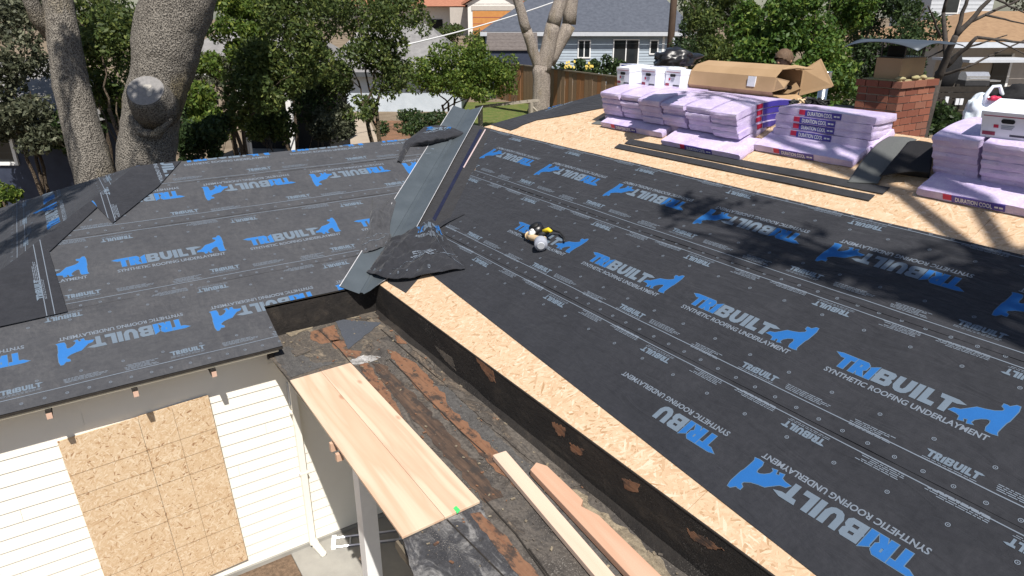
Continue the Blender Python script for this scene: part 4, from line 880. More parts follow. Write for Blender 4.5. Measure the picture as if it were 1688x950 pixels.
# right hand stack
q0 = ub(1530, 283, .08)
for c_ in range(3):
    for t_ in range(5):
        bundle_over('lilac bundle laid across the ridge, right hand stack, %s column, %s tier from below' % (ordinal(c_), ordinal(t_)), q0[0]+.19+.372*c_, q0[1]-.01*c_+random.uniform(-.02, .02), W0+BT*.985*(t_+(1 if False else .9)), c_+t_+1)
for c_ in range(1): bundle_along('lilac shingle bundle in the shaded base of the right hand stack', q0[0]+.60, q0[1]+.42, W0, 0, 2, lab=False, L=1.06)

# ------------------------------------------------------------------ strips and loose shingles
def strip(label, p, q, wd):
    a, b = Vector((*ub(*p), 0)), Vector((*ub(*q), 0)); d_ = (b-a).normalized(); n_ = Vector((-d_.y, d_.x, 0)); mb = MB(); N = 24
    Mx = FB@Matrix.Translation(a)@Matrix.Rotation(atan2(d_.y, d_.x), 4, 'Z'); L = (b-a).length
    for i in range(N+1):
        t = i/N; h = .012+.006*noise.noise((t*6, 1, 2)); mb.v += [(t*L, 0, h), (t*L, wd, h+.003), (t*L, wd, h+.006), (t*L, 0, h+.003)]
    for i in range(N):
        o_ = 4*i; mb.f += [(o_+j, o_+4+j, o_+4+(j+1) % 4, o_+(j+1) % 4) for j in range(4)]
    mb.f += [(0, 1, 2, 3), (4*N+3, 4*N+2, 4*N+1, 4*N)]; mb.m = [0]*len(mb.f)
    o = mb.build('metal_strip', M['charcoal'], None, M=Mx); return tag(o, label, 'metal strip', 'dark strips on the bare deck')
strip('charcoal edge strip on the bare deck, the upper of the two', (1030, 238), (1456, 322), .10)
strip('charcoal edge strip on the bare deck, the lower of the two', (1013, 245), (1433, 333), .085)
def drape(name, label, rows, mt, t=.006, amp=.01, cat='shingle'):
    mb = MB(); R_, C_ = len(rows), len(rows[0])
    for r_ in rows:
        for (px, py, w_) in r_: mb.v.append(tuple(PB(px, py, w_)))
    for j in range(R_-1):
        for i in range(C_-1): mb.f.append((j*C_+i, (j+1)*C_+i, (j+1)*C_+i+1, j*C_+i+1)); mb.m.append(0)
    ctr = Vector(np.mean(np.array(mb.v), axis=0)); mb.v = [tuple(Vector(p)-ctr) for p in mb.v]
    o = mb.build(name, M[mt], None, True, Matrix.Translation(ctr)); s_ = o.modifiers.new('sub', 'SUBSURF'); s_.levels = 3; s_.render_levels = 3; s_.boundary_smooth = 'PRESERVE_CORNERS'
    tx = bpy.data.textures.new('cr', 'CLOUDS'); tx.noise_scale = .15; d_ = o.modifiers.new('d', 'DISPLACE'); d_.texture = tx; d_.strength = amp
    o.modifiers.new('so', 'SOLIDIFY').thickness = t; return tag(o, label, cat)
drape('loose_shingle', 'grey granule shingle strip draped from the ridge beside the lilac stack', [[(1397, 301, .015), (1428, 303, .015), (1447, 304, .015)], [(1412, 279, .03), (1440, 282, .03), (1460, 280, .03)], [(1430, 254, .05), (1458, 255, .055), (1480, 256, .05)], [(1450, 234, .085), (1480, 233, .10), (1503, 236, .08)], [(1466, 226, .09), (1494, 226, .10), (1511, 231, .07)]], 'shingle')
for i in range(5):
    o = drape('loose_shingle', 'black loose shingle in the dark pile beside the right stack, %s from the top' % ordinal(4-i), [[(1462-3*i, 283+2*i-7*i*0, .01+.022*i), (1500, 290-2*i, .01+.022*i), (1532, 294-2*i, .012+.022*i)], [(1478, 262-1*i, .02+.024*i), (1508, 266-2*i, .03+.024*i), (1536, 270-2*i, .03+.024*i)], [(1492+2*i, 238-1*i, .03+.025*i), (1518, 241-2*i, .04+.025*i), (1540, 246-2*i, .04+.025*i)]], 'shingle_dark', .008, .02); o['group'] = 'pile of black shingles'
o = MB().prism([ub(975, 205), ub(998, 192), ub(1003, 199), ub(994, 207)], .002, .008).build('loose_shingle', M['shingle'], None, M=FB); tag(o, 'small grey shingle piece on the bare deck left of the front bundle', 'shingle')

# ------------------------------------------------------------------ white nail boxes on the wide stack
WT = ZB+BT*3.96
def on_top(px, py, w_):                  # on the bent top of the stack at nominal height w -> (u, s)
    best = None
    for s_ in np.linspace(3.95, 4.6, 80):
        v2, w2 = bend_pt(s_, w_); q = FBi@PB(px, py, w2); e_ = abs(q.y-v2)
        if best is None or e_ < best[0]: best = (e_, q.x, s_)
    return best[1], best[2]
def top_frame(u, s_, w_):
    v2, w2 = bend_pt(s_, w_); a = 2*atan(K)*min(1, max(0, (s_-3.8)/1.2)); return FB@Matrix.Translation((u, v2, w2))@Matrix.Rotation(-a, 4, 'X')
def box_matrix(u, v, w_, yaw=0., lean=0): return top_frame(u, v, w_)@Matrix.Rotation(yaw, 4, 'Z')
def nail_box(label, Mx, wd, dp, ht, front=True, blue=False):
    o = thing('nail_box', label, 'box', group='white nail boxes', M=Mx)
    b_ = MB().lo((-wd/2, 0, 0), (wd/2, dp, ht)).build('carton', M['white_card'], o); bevel(b_, .004)
    MB().lo((-wd/2-.004, -.004, ht-.05), (wd/2+.004, dp+.004, ht+.004)).build('lid', M['white_card'], o)
    if front:
        h_ = MB(); n_ = 14; hw2, hr = .028, .017
        pts = [(hw2*(1 if cos(a) > 0 else -1)+hr*cos(a), ht*.70+hr*sin(a)) for a in [2*pi*i/n_+.01 for i in range(n_)]]
        h_.prism([(x, z) for x, z in pts], 0, .003, Matrix(((1, 0, 0, 0), (0, 0, -1, -.0045), (0, 1, 0, 0), (0, 0, 0, 1)))).build('hand_hole', M['dark_inside'], o)
        p_ = MB(); p_.lo((-wd*.46, -.0065, ht-.030), (wd*.46, -.0042, ht-.024)); p_.build('printed_rule', M['ink_maroon'], o)
        MB().lo((-wd*.26, -.003, ht*.42), (-wd*.17, -.0005, ht*.54)).build('red_emblem', M['label_red'], o)
        t_ = MB()
        for j in range(3): t_.lo((-wd*.12, -.003, ht*(.50-.06*j)), (wd*(.12-.02*j), -.0005, ht*(.535-.06*j)))
        t_.build('printed_text', M['ink_mid'], o)
        MB().lo((wd*.05, -.003, ht*.13), (wd*.44, -.0005, ht*.20)).build('printed_bar', M['ink_dark'], o); MB().lo((-wd*.46, -.003, ht*.12), (-wd*.22, -.0005, ht*.26)).build('printed_block', M['ink_maroon'] if not blue else M['ink_navy'], o)
    if blue:
        t_ = MB()
        for j in range(4): t_.lo((-wd*.4+.2*wd*j, .002, ht+.0045), (-wd*.4+.2*wd*j+wd*.16, .05, ht+.006))
        t_.build('printed_text', M['ink_navy'], o); MB().lo((-wd*.4, -.0062, ht-.045), (wd*.4, -.0042, ht-.012)).build('printed_band', M['ink_navy'], o)
    return o
bx = [((1015, 138), (1044, 141)), ((1045, 142), (1087, 144)), ((1088, 142), (1130, 147))]
for i, (p, q) in enumerate(bx):
    a, b = Vector((*on_top(*p, WT), 0)), Vector((*on_top(*q, WT), 0)); wd = (.235, .245, .25)[i]; u = (a.x+b.x)/2; v = max(a.y, b.y)
    nail_box('white nail box on the wide lilac stack, %s of three from the left' % ordinal(i), box_matrix(u, v-.02, WT-.01, -.02), wd, .26, .215)
for i, px in enumerate((1052, 1110)):
    a = on_top(px, 133, WT); nail_box('white box with blue print behind the nail boxes, the %s one' % ('left', 'right')[i], box_matrix(a[0], 4.47, WT+.0, 0, .8), .33, .28, .225, False, True)
# black bag on the boxes
def blob(name, label, cat, ctr, rad, mt, seed, amp=.35, n=3, flat=.6, sub=4):
    bm = bmesh.new(); bmesh.ops.create_icosphere(bm, subdivisions=sub, radius=1)
    for v_ in bm.verts:
        p = v_.co.copy(); d_ = 1+amp*noise.noise(p*1.6+Vector((seed, 0, 0)))+amp*.6*abs(noise.noise(p*4+Vector((0, seed, 0))))-amp*.3*abs(noise.noise(p*9+Vector((0, 0, seed))))
        v_.co = Vector((p.x*rad[0], p.y*rad[1], p.z*rad[2]))*d_
        if v_.co.z < -rad[2]*flat: v_.co.z = -rad[2]*flat
    me = bpy.data.meshes.new(name); bm.to_mesh(me); bm.free(); me.materials.append(M[mt])
    for f in me.polygons: f.use_smooth = True
    o = link(name, me, None, Matrix.Translation(ctr)@Matrix.Rotation(seed, 4, 'Z')); return tag(o, label, cat) if label else o
ctr = FB@Vector((on_top(1113, 95, WT+.27)[0], 4.52, WT+.17)); ctr = AT(1113, 98, 7.75)
blob('plastic_sheet', 'crumpled black plastic sheet lying over the white boxes', 'plastic sheet', ctr, (.24, .2, .10), 'blackplastic', 3.2, .5)

# ------------------------------------------------------------------ long cardboard carton, open at its right end
a = on_top(1133, 146, WT); b = on_top(1262, 167, WT)
L = 1.2; Mx = top_frame(b[0]-.20-L, max(a[1], b[1])-.04, WT+.003)
car = thing('cardboard_carton', 'long brown cardboard carton on the lilac stack, open at its right end', 'carton', M=Mx)
Wc, Hc, tk = .52, .33, .006
sec = [(0, .05), (.02, Hc*.62), (.10, Hc*.86), (.30, Hc*1.04), (.47, Hc*.92), (Wc, Hc*.55), (.46, .04), (.05, 0)]
def tube_panel(i, name, x0=0., x1=L):
    p, q = sec[i], sec[(i+1) % len(sec)]; n_ = Vector((0, q[1]-p[1], -(q[0]-p[0]))).normalized()*tk
    vs = [(x0, p[0], p[1]), (x1, p[0], p[1]), (x1, q[0], q[1]), (x0, q[0], q[1])]; vs += [(x, y+n_.y, z+n_.z) for x, y, z in vs]
    MB().add(vs, [(3, 2, 1, 0), (4, 5, 6, 7), (0, 1, 5, 4), (2, 3, 7, 6), (1, 2, 6, 5), (3, 0, 4, 7)]).build(name, M['card'], car)
for i in range(len(sec)): tube_panel(i, ('front_panel', 'top_panel', 'top_panel', 'top_panel', 'back_panel', 'back_panel', 'bottom_panel', 'front_panel')[i])
MB().prism([(p[0], p[1]) for p in sec], 0, .006, Matrix(((0, 0, 1, .002), (1, 0, 0, 0), (0, 1, 0, 0), (0, 0, 0, 1)))).build('end_panel', M['card_in'], car)
MB().add([(L-.002, .02, Hc*.62), (L+.16, .04, Hc*.55), (L+.15, -.01, .10), (L-.002, .0, .05), (L-.002, .026, Hc*.62), (L+.16, .046, Hc*.55), (L+.15, -.004, .10), (L-.002, .006, .05)], [(3, 2, 1, 0), (4, 5, 6, 7), (0, 1, 5, 4), (1, 2, 6, 5), (2, 3, 7, 6), (3, 0, 4, 7)]).build('flap', M['card'], car)
MB().add([(L+.0, .47, Hc*.94), (L+.12, .57, Hc*1.32), (L+.30, .64, .16), (L, .49, .03), (L+.003, .476, Hc*.94), (L+.123, .576, Hc*1.32), (L+.303, .646, .16), (L+.003, .496, .03)], [(3, 2, 1, 0), (4, 5, 6, 7), (0, 1, 5, 4), (1, 2, 6, 5), (2, 3, 7, 6), (3, 0, 4, 7)]).build('flap', M['card'], car)
MB().add([(L, .05, .0), (L+.17, .0, -.02), (L+.17, .42, -.02), (L, .46, .04), (L, .05, .006), (L+.17, .0, -.014), (L+.17, .42, -.014), (L, .46, .046)], [(3, 2, 1, 0), (4, 5, 6, 7), (0, 1, 5, 4), (1, 2, 6, 5), (2, 3, 7, 6), (3, 0, 4, 7)]).build('flap', M['card'], car)
MB().add([(L, .10, Hc*.87), (L+.14, .16, Hc*.95), (L+.16, .42, Hc*.97), (L, .30, Hc*1.05), (L, .47, Hc*.93), (L, .10, Hc*.89), (L+.14, .16, Hc*.97), (L+.16, .42, Hc*.99), (L, .30, Hc*1.07), (L, .47, Hc*.95)], [(4, 3, 2, 1, 0), (5, 6, 7, 8, 9), (0, 1, 6, 5), (1, 2, 7, 6), (2, 4, 9, 7)]).build('flap', M['card'], car)
MB().lo((L*.72, -.004, .09), (L*.72+.10, .012, Hc*.60)).build('sticker', M['tape'], car)
hv, hf = curve_mesh(text='SMALLS', size=.075, offset=-.0006)
MB().add([(L*.20+x, .0105+.02*(.09+y)/.13-.013, Hc*.40+y) for x, y in hv], hf).build('handwriting', M['ink_dark'], car)
for i in range(4): MB().tube([(.1, .12+.09*i, .10+.02*(i % 2)), (L-.05, .12+.09*i, .11)], .022, 8).build('packed_metal_length', M['charcoal'] if i % 2 else M['steel'], car)

# ------------------------------------------------------------------ galvanised pipe, harness gear, black tray
gp = FB@Vector((on_top(1352, 165, .30)[0]+.02, 4.62, .24)); gp = AT(1354, 165, 8.15)
vp = thing('vent_pipe', 'shiny galvanised vent pipe standing behind the carton', 'pipe', gp)
base_z = HA+B0+K*RX-K*abs(gp.x-RX)-.02
def zpx(py): return AT(1354, py, 8.15).z
zt = zpx(118); zm = zpx(139)
prof_ = []
part(MB().tube([(gp.x, gp.y, base_z), (gp.x, gp.y, zm+.01)], .052, 20), 'lower_pipe', M['galv'], vp, smooth=True)
N = 14; pts = [(gp.x, gp.y, zm+(zt-zm)*i/N) for i in range(N+1)]; part(MB().tube(pts, [.066+.003*(i % 2)+(.006 if i in (0, N) else 0) for i in range(N+1)], 20), 'collar', M['galv'], vp, smooth=True)
c0 = AT(1334, 172, 7.35); gear = thing('harness_gear', 'tangle of black and tan harness straps and coiled rope on the lilac stack', 'harness', c0)
rr = random.Random(4)
for i, (dx, dz, r_, m_) in enumerate(((-.16, .0, .06, 'tool_black'), (-.09, .02, .055, 'tool_tan'), (-.02, .02, .075, 'tool_black'), (.07, .01, .06, 'blackcloth'), (.14, .0, .07, 'tool_black'))):
    P = []
    for j in range(40):
        a = j*.75; q_ = r_*(1+.25*sin(j*1.7+i)); P.append(c0+RT*(dx+q_*cos(a)*.8)+FW0*(q_*sin(a)*.5)+Vector((0, 0, dz+.5*q_*sin(a*1.3+i)+.012*rr.random())))
    part(MB().tube(P, .0105, 6), 'strap_coil', M[m_], gear, smooth=True)
q = AT(1398, 181, 7.3); tr_ = MB().box((0, 0, 0), (.36, .13, .035), (FB.to_3x3()@Matrix.Rotation(.08, 3, 'Z'))).build('shingle_pad', M['shingle'], None, M=Matrix.Translation(q+Vector((0, 0, -.0)))); bevel(tr_, .012, 3); tag(tr_, 'small dark grey pad lying on the stack by the chimney', 'pad')

# ------------------------------------------------------------------ chimney
CX0, CY0, CDX, CDY = 4.6, -2.392, .66, .43; CZ1 = 4.895; CZ0 = 3.9; CH = .0705
chim = part(MB().lo((CX0+.012, CY0+.012, CZ0), (CX0+CDX-.012, CY0+CDY-.012, CZ1-.012)), 'chimney', M['mortar'], house)
bmx = {}
def brick(x0, y0, z0_, dx, dy, dz):
    key = (round(dx, 3), round(dy, 3), round(dz, 3))
    if key not in bmx:
        o = MB().box((0, 0, 0), (dx, dy, dz)); me = bpy.data.meshes.new('brick'); me.from_pydata(o.v, [], o.f); me.materials.append(M['brick']); bmx[key] = me
    o = link('brick', bmx[key], chim, None); o.location = (x0+dx/2+random.uniform(-.0015, .0015), y0+dy/2+random.uniform(-.0015, .0015), z0_+dz/2); o.rotation_euler = (random.uniform(-.006, .006), 0, random.uniform(-.006, .006)); return o
nc = int((CZ1-CZ0)/CH)
for c_ in range(nc):
    z_ = CZ1-(c_+1)*CH+.005; h_ = CH-.010; top = c_ == 0; e_ = .018 if top else 0.
    x0, y0, x1, y1 = CX0-e_, CY0-e_, CX0+CDX+e_, CY0+CDY+e_; off = (c_ % 2)
    nX, nY = 3, 2
    # front and back faces (along x)
    for yy in (y0, y1-.095):
        ln = (x1-x0)/nX; s_ = x0-(ln/2 if off else 0)
        while s_ < x1-.01:
            a_, b_ = max(s_, x0), min(s_+ln, x1)
            if b_-a_ > .03: brick(a_+.005*(a_ > x0), yy, z_, b_-a_-.005*(a_ > x0)-.005*(b_ < x1), .095, h_)
            s_ += ln
    for xx in (x0, x1-.095):
        ya, yb = y0+.105, y1-.105; 
        if off: brick(xx, ya, z_, .095, yb-ya, h_)
        else: brick(xx, ya, z_, .095, (yb-ya)/2-.005, h_); brick(xx, (ya+yb)/2+.005, z_, .095, (yb-ya)/2-.005, h_)
part(MB().lo((CX0+.02, CY0+.02, CZ1-.011), (CX0+CDX-.02, CY0+CDY-.02, CZ1+.006)), 'chimney_crown', M['mossy'], house)
cc = Vector((CX0+CDX*.48, CY0+CDY*.5, CZ1+.006))
cb = thing('flue_carton', 'small brown cardboard carton set over the chimney flue', 'carton', cc)
qa, qb = PY(1452, 120, CY0+.09), PY(1517, 124, CY0+.09)
x0c, x1c = CX0+.11, CX0+.54; zt_ = CZ1+.20
part(MB().lo((x0c, CY0+.09, CZ1+.007), (x1c, CY0+.096, zt_)), 'side_panel', M['card'], cb); part(MB().lo((x0c, CY0+.34, CZ1+.007), (x1c, CY0+.346, zt_)), 'side_panel', M['card'], cb); part(MB().lo((x0c-.006, CY0+.09, CZ1+.007), (x0c, CY0+.346, zt_)), 'side_panel', M['card'], cb); part(MB().lo((x1c, CY0+.09, CZ1+.007), (x1c+.006, CY0+.346, zt_)), 'side_panel', M['card'], cb)
cap = thing('chimney_cap', 'dark sheet metal chimney cap with drooping corners above the brick chimney', 'chimney cap', (cc.x, cc.y, zt_))
n_ = 12; cm_ = MB(); hx, hy = .44, .37; zc = AT(1496, 72, (cc-CAM).dot(FW0)).z
for j in range(n_+1):
    for i in range(n_+1):
        a_, b_ = -1+2*i/n_, -1+2*j/n_; dr_ = -.05*(abs(a_)**3)*(abs(b_)**3)-.012*a_*a_-.02*max(0, -b_)*(.5+.5*cos(a_*2.2))+.008*sin(a_*5+b_*3)
        cm_.v.append((cc.x+a_*hx, cc.y+b_*hy, zc+.03+dr_))
for j in range(n_):
    for i in range(n_): o_ = j*(n_+1)+i; cm_.f.append((o_, o_+1, o_+n_+2, o_+n_+1)); cm_.m.append(0)
lid = part(cm_, 'lid', M['charcoal_metal'] if 'charcoal_metal' in M else M['valley_dark'] if 'valley_dark' in M else M['charcoal'], cap, smooth=True); lid.modifiers.new('s', 'SOLIDIFY').thickness = .004
for sx in (-1, 1):
    for sy in (-1, 1): part(MB().tube([(cc.x+sx*.16, cc.y+sy*.11, zt_-.06), (cc.x+sx*.17, cc.y+sy*.12, zc+.02)], .008, 6), 'leg', M['blackplastic'], cap)
part(MB().lo((cc.x-.19, cc.y-.125, zt_+.002), (cc.x+.19, cc.y+.125, zt_+.012)), 'mesh_tray', M['blackplastic'], cap)
for i in range(9): part(MB().tube([(cc.x-.18+.045*i, cc.y-.122, zt_), (cc.x-.18+.045*i, cc.y-.122, zc-.005)], .0035, 4), 'mesh_bar', M['blackplastic'], cap)
part(MB().lo((cc.x-.17, cc.y+.05, zt_+.012), (cc.x+.17, cc.y+.06, zc-.02)), 'mesh_back', M['dark_inside'], cap)
for i, (dx, dy, s_) in enumerate(((.30, .03, .09), (.44, .05, .07), (.05, .04, .05))):
    o = blob('mortar_lump', 'loose yellowish mortar lump on the chimney top, %s' % ('largest of three', 'at its right corner', 'beside the carton on the left')[i], 'mortar lump', Vector((CX0+dx, CY0+dy, CZ1+.02)), (s_, .035, .022), 'mossy', 1.1*i+.3, .3, sub=2); o['group'] = 'mortar lumps'

# ------------------------------------------------------------------ right stack: white box, bag, black jacket
WR = W0+BT*.985*5.9
u_ = on_top(1645, 228, WR)
rb = box_matrix(on_top(1655, 228, WR)[0]+.02, u_[1]-.0, WR-.005, .02, .5)
nail_box('white nail box on the right hand stack, in front of the black jacket', rb, .36, .27, .20)
q = AT(1612, 190, 6.05)
bagm = blob('plastic_bag', 'pale blue white plastic bag with a looped handle on the right hand stack', 'plastic bag', q, (.12, .10, .17), 'whiteplastic', 5.7, .4, flat=.8)
del bagm['category'], bagm['label']
bag = thing('plastic_bag', 'pale white plastic bag with a looped handle on the right hand stack', 'plastic bag', q); bagm.name = 'bag_body'; bagm.parent = bag; bagm.matrix_parent_inverse = Matrix.Translation(q).inverted()
P = [AT(1621, 171, 6.0), AT(1627, 155, 6.0), AT(1637, 143, 6.0), AT(1648, 142, 6.0), AT(1652, 155, 6.0), AT(1648, 168, 6.02)]
part(MB().tube(P, [.022, .018, .014, .014, .016, .02], 8), 'handle', M['whiteplastic'], bag, smooth=True)
blob('jacket', 'black cloth jacket heaped on the white box at the right edge', 'jacket', AT(1676, 164, 6.05), (.20, .16, .11), 'blackcloth', 8.3, .5)
blob('work_glove', 'small red and black work glove beside the white bag handle', 'glove', AT(1641, 163, 5.95), (.05, .03, .025), 'label_red', 2.3, .4, sub=3)

# ------------------------------------------------------------------ coil nailer on the right wing
tq = ub(888, 402); to = thing('nail_gun', 'tan and yellow pneumatic coil nail gun lying on the printed underlayment', 'nail gun', M=FB@Matrix.Translation((tq[0], tq[1], .02))@Matrix.Rotation(-.18, 4, 'Z')@Matrix.Scale(1.3, 4))
MB().tube([(-.12, -.02, .03), (-.05, -.02, .035), (.05, .0, .045), (.10, .02, .05)], [.022, .026, .026, .028], 12).build('barrel', M['tool_tan'], to, True)
MB().tube([(.08, .0, .05), (.095, -.008, .05), (.14, -.03, .05), (.15, -.035, .05)], [.04, .05, .05, .046], 18).build('cylinder_cap', M['ink_mid'], to, True)
MB().tube([(.148, -.034, .05), (.156, -.038, .05)], [.030, .028], 18).build('end_plate', M['fascia_grey'], to)
MB().tube([(-.09, .055, .02), (-.09, .05, .085)], [.058, .054], 20).build('coil_magazine', M['blackplastic'], to, True)
MB().tube([(-.09, .052, .085), (-.09, .05, .098)], [.03, .026], 16).build('magazine_cover', M['tool_black'], to, True)
MB().tube([(-.065, .005, .055), (-.062, -.005, .075)], [.03, .026], 14).build('pressure_dial', M['white_paint'], to, True)
MB().tube([(.03, .02, .06), (.02, .075, .055), (.0, .13, .04)], [.024, .02, .022], 10).build('handle', M['tool_black'], to, True)
MB().tube([(.02, .06, .075), (.05, .095, .082), (.085, .10, .075)], [.014, .018, .012], 8).build('trigger_guard', M['tool_yellow'], to, True)
MB().tube([(-.12, -.02, .03), (-.165, -.035, .022), (-.20, -.04, .015)], [.02, .012, .008], 8).build('nose', M['tool_black'], to, True)
MB().tube([(-.115, -.022, .028), (-.105, -.02, .03)], [.03, .034], 12).build('nose_collar', M['tool_tan'], to, True)
MB().tube([(.0, .13, .04), (.06, .17, .02), (.14, .16, .012), (.20, .13, .012)], .007, 6).build('air_whip', M['tool_black'], to, True)

# ------------------------------------------------------------------ roofer crouching on the far slope, only the head above the carton
hd = AT(1297, 103, 9.3)
px_, py_ = hd.x, hd.y; gz = ZR-K*(px_-RX)
pe = thing('person', 'person with short brown hair, only the head visible above the cardboard carton', 'person', (px_, py_, gz))
def skin_body(name, verts, edges, radii, mt, parent):
    me = bpy.data.meshes.new(name); me.from_pydata(verts, edges, []); o = link(name, me, None); o.parent = parent; o.matrix_parent_inverse = parent_world(parent).inverted()
    md = o.modifiers.new('skin', 'SKIN'); o.modifiers.new('sub', 'SUBSURF').levels = 2; o.modifiers['sub'].render_levels = 2
    for i, r_ in enumerate(radii): me.skin_vertices[0].data[i].radius = (r_, r_)
    me.skin_vertices[0].data[0].use_root = True; md.use_smooth_shade = True; me.materials.append(M[mt]); return o
hz = hd.z
V = [(px_, py_, gz+.32), (px_-.02, py_, gz+.55), (px_-.05, py_, hz-.22), (px_-.06, py_, hz-.12), (px_-.07, py_, hz-.06), (px_-.075, py_, hz+.02), (px_-.07, py_, hz+.07),
     (px_-.05, py_-.19, hz-.25), (px_-.15, py_-.24, hz-.55), (px_-.38, py_-.16, hz-.62), (px_-.05, py_+.19, hz-.25), (px_-.15, py_+.24, hz-.55), (px_-.38, py_+.16, hz-.62),
     (px_-.02, py_-.12, gz+.28), (px_-.36, py_-.16, gz+.42), (px_-.16, py_-.16, gz+.12), (px_-.02, py_+.12, gz+.28), (px_-.36, py_+.16, gz+.42), (px_-.16, py_+.16, gz+.12)]
E_ = [(0, 1), (1, 2), (2, 3), (3, 4), (4, 5), (5, 6), (2, 7), (7, 8), (8, 9), (2, 10), (10, 11), (11, 12), (0, 13), (13, 14), (14, 15), (0, 16), (16, 17), (17, 18)]
body = skin_body('body', V, E_, [.15, .15, .16, .06, .075, .088, .07, .075, .05, .035, .075, .05, .035, .09, .07, .05, .09, .07, .05], 'skin', pe)
bm = bmesh.new(); bmesh.ops.create_icosphere(bm, subdivisions=4, radius=1)
bmesh.ops.delete(bm, geom=[v_ for v_ in bm.verts if v_.co.z < -.45+.55*(-v_.co.x)], context='VERTS')
for v_ in bm.verts: d_ = 1+.05*noise.noise(v_.co*9); v_.co = Vector((v_.co.x*.125, v_.co.y*.112, v_.co.z*.125))*d_
me = bpy.data.meshes.new('hair'); bm.to_mesh(me); bm.free(); me.materials.append(M['hair'])
for f in me.polygons: f.use_smooth = True
hr_ = link('hair', me, None, Matrix.Translation((px_-.07, py_, hz+.045))); hr_.parent = pe; hr_.matrix_parent_inverse = parent_world(pe).inverted()
for s_ in (-1, 1): part(MB().tube([(px_-.07, py_+s_*.088, hz-.01), (px_-.065, py_+s_*.10, hz+.02), (px_-.07, py_+s_*.096, hz+.05)], [.012, .018, .012], 8), 'ear', M['skin'], pe, smooth=True)
part(MB().tube([(px_-.155, py_, hz+.03), (px_-.175, py_, hz+.0), (px_-.158, py_, hz-.012)], [.008, .014, .012], 8), 'nose', M['skin'], pe, smooth=True)
bm = bmesh.new()
V2 = [V[0], V[1], V[2], (V[2][0], V[2][1], V[2][2]+.10), V[7], V[8], V[10], V[11]]
skin_body('shirt', [Vector(p) for p in V2], [(0, 1), (1, 2), (2, 3), (2, 4), (4, 5), (2, 6), (6, 7)], [.165, .165, .178, .09, .09, .066, .09, .066], 'shirt', pe)
skin_body('trousers', [V[0], V[13], V[14], V[15], V[16], V[17], V[18]], [(0, 1), (1, 2), (2, 3), (0, 4), (4, 5), (5, 6)], [.168, .105, .084, .062, .105, .084, .062], 'jeans', pe)
for s_ in (15, 18): part(MB().tube([(V[s_][0], V[s_][1], gz+.06-K*0), (V[s_][0]-.10, V[s_][1], gz+.08), (V[s_][0]-.17, V[s_][1], gz+.10)], [.05, .048, .035], 8), 'boot', M['tool_black'], pe, smooth=True)
# ------------------------------------------------------------------ plants
def leaf_cloud(clumps, n, size, seed=0, droop=0., shell=.55):
    """many small leaf faces spread through ellipsoid clumps -> (verts, faces)"""
    rq = random.Random(seed+1); fine = []
    for c_, r_ in clumps:
        for q in range(8):
            k_ = rq.uniform(.34, .66); fine.append((tuple(c_[i]+rq.uniform(-.78, .78)*r_[i] for i in range(3)), tuple(x*k_*rq.uniform(.85, 1.2) for x in r_)))
    clumps = fine
    r = np.random.default_rng(seed); cl = np.array([list(c[0])+[c[1][0], c[1][1], c[1][2]] for c in clumps]); vol = (cl[:, 3]*cl[:, 4]*cl[:, 5])**.75; idx = r.choice(len(cl), n, p=vol/vol.sum())
    d = r.normal(size=(n, 3)); d /= np.linalg.norm(d, axis=1)[:, None]; rad = shell+(1-shell)*r.random(n)**.6
    # lobed outline and gaps
    lob = np.array([noise.noise(Vector((d[i]*2.3+idx[i]*1.7))) for i in range(n)]); rad = rad*(1+.38*lob)
    keep = np.array([noise.noise(Vector(d[i]*4.1+rad[i]*2+idx[i])) for i in range(n)]) > -.28
    p = cl[idx, :3]+d*rad[:, None]*cl[idx, 3:]; p, d = p[keep], d[keep]; m = len(p)
    a = r.normal(size=(m, 3)); a = a*.8+d*.3; a[:, 2] -= droop; a /= np.linalg.norm(a, axis=1)[:, None]
    b = np.cross(a, r.normal(size=(m, 3))); b /= np.linalg.norm(b, axis=1)[:, None]+1e-9
    s = size*(.6+.8*r.random(m))[:, None]; a = a*s; b = b*s*.48; nrm = np.cross(a, b); nrm /= np.linalg.norm(nrm, axis=1)[:, None]+1e-9
    V = np.stack([p-a*.9, p+b+nrm*s*.12, p+a, p-b+nrm*s*.12], axis=1).reshape(-1, 3)
    return V, m
def crown(name, clumps, n, size, mt, parent, seed=0, droop=0., shell=.55):
    V, m = leaf_cloud(clumps, n, size, seed, droop, shell); me = bpy.data.meshes.new(name)
    me.vertices.add(len(V)); me.vertices.foreach_set('co', V.astype(np.float32).ravel()); me.loops.add(4*m); me.loops.foreach_set('vertex_index', np.arange(4*m, dtype=np.int32))
    me.polygons.add(m); me.polygons.foreach_set('loop_start', np.arange(0, 4*m, 4, dtype=np.int32)); me.polygons.foreach_set('loop_total', np.full(m, 4, dtype=np.int32)); me.update(calc_edges=True); me.validate()
    me.materials.append(M[mt]); o = link(name, me, None); o.parent = parent; o.matrix_parent_inverse = parent_world(parent).inverted(); return o
def curvy(a, b, n=6, amp=.05, seed=0):
    a, b = Vector(a), Vector(b); L = (b-a).length
    return [a.lerp(b, i/n)+Vector((noise.noise((i*.8, seed, 0)), noise.noise((i*.8, seed, 5)), noise.noise((i*.8, seed, 9))*.4))*amp*L*(1 if 0 < i < n else 0) for i in range(n+1)]
def limb(mb, a, b, r0, r1, seed, n=6, amp=.06, sides=8): P = curvy(a, b, n, amp, seed); mb.tube(P, [r0+(r1-r0)*i/n for i in range(n+1)], sides); return P
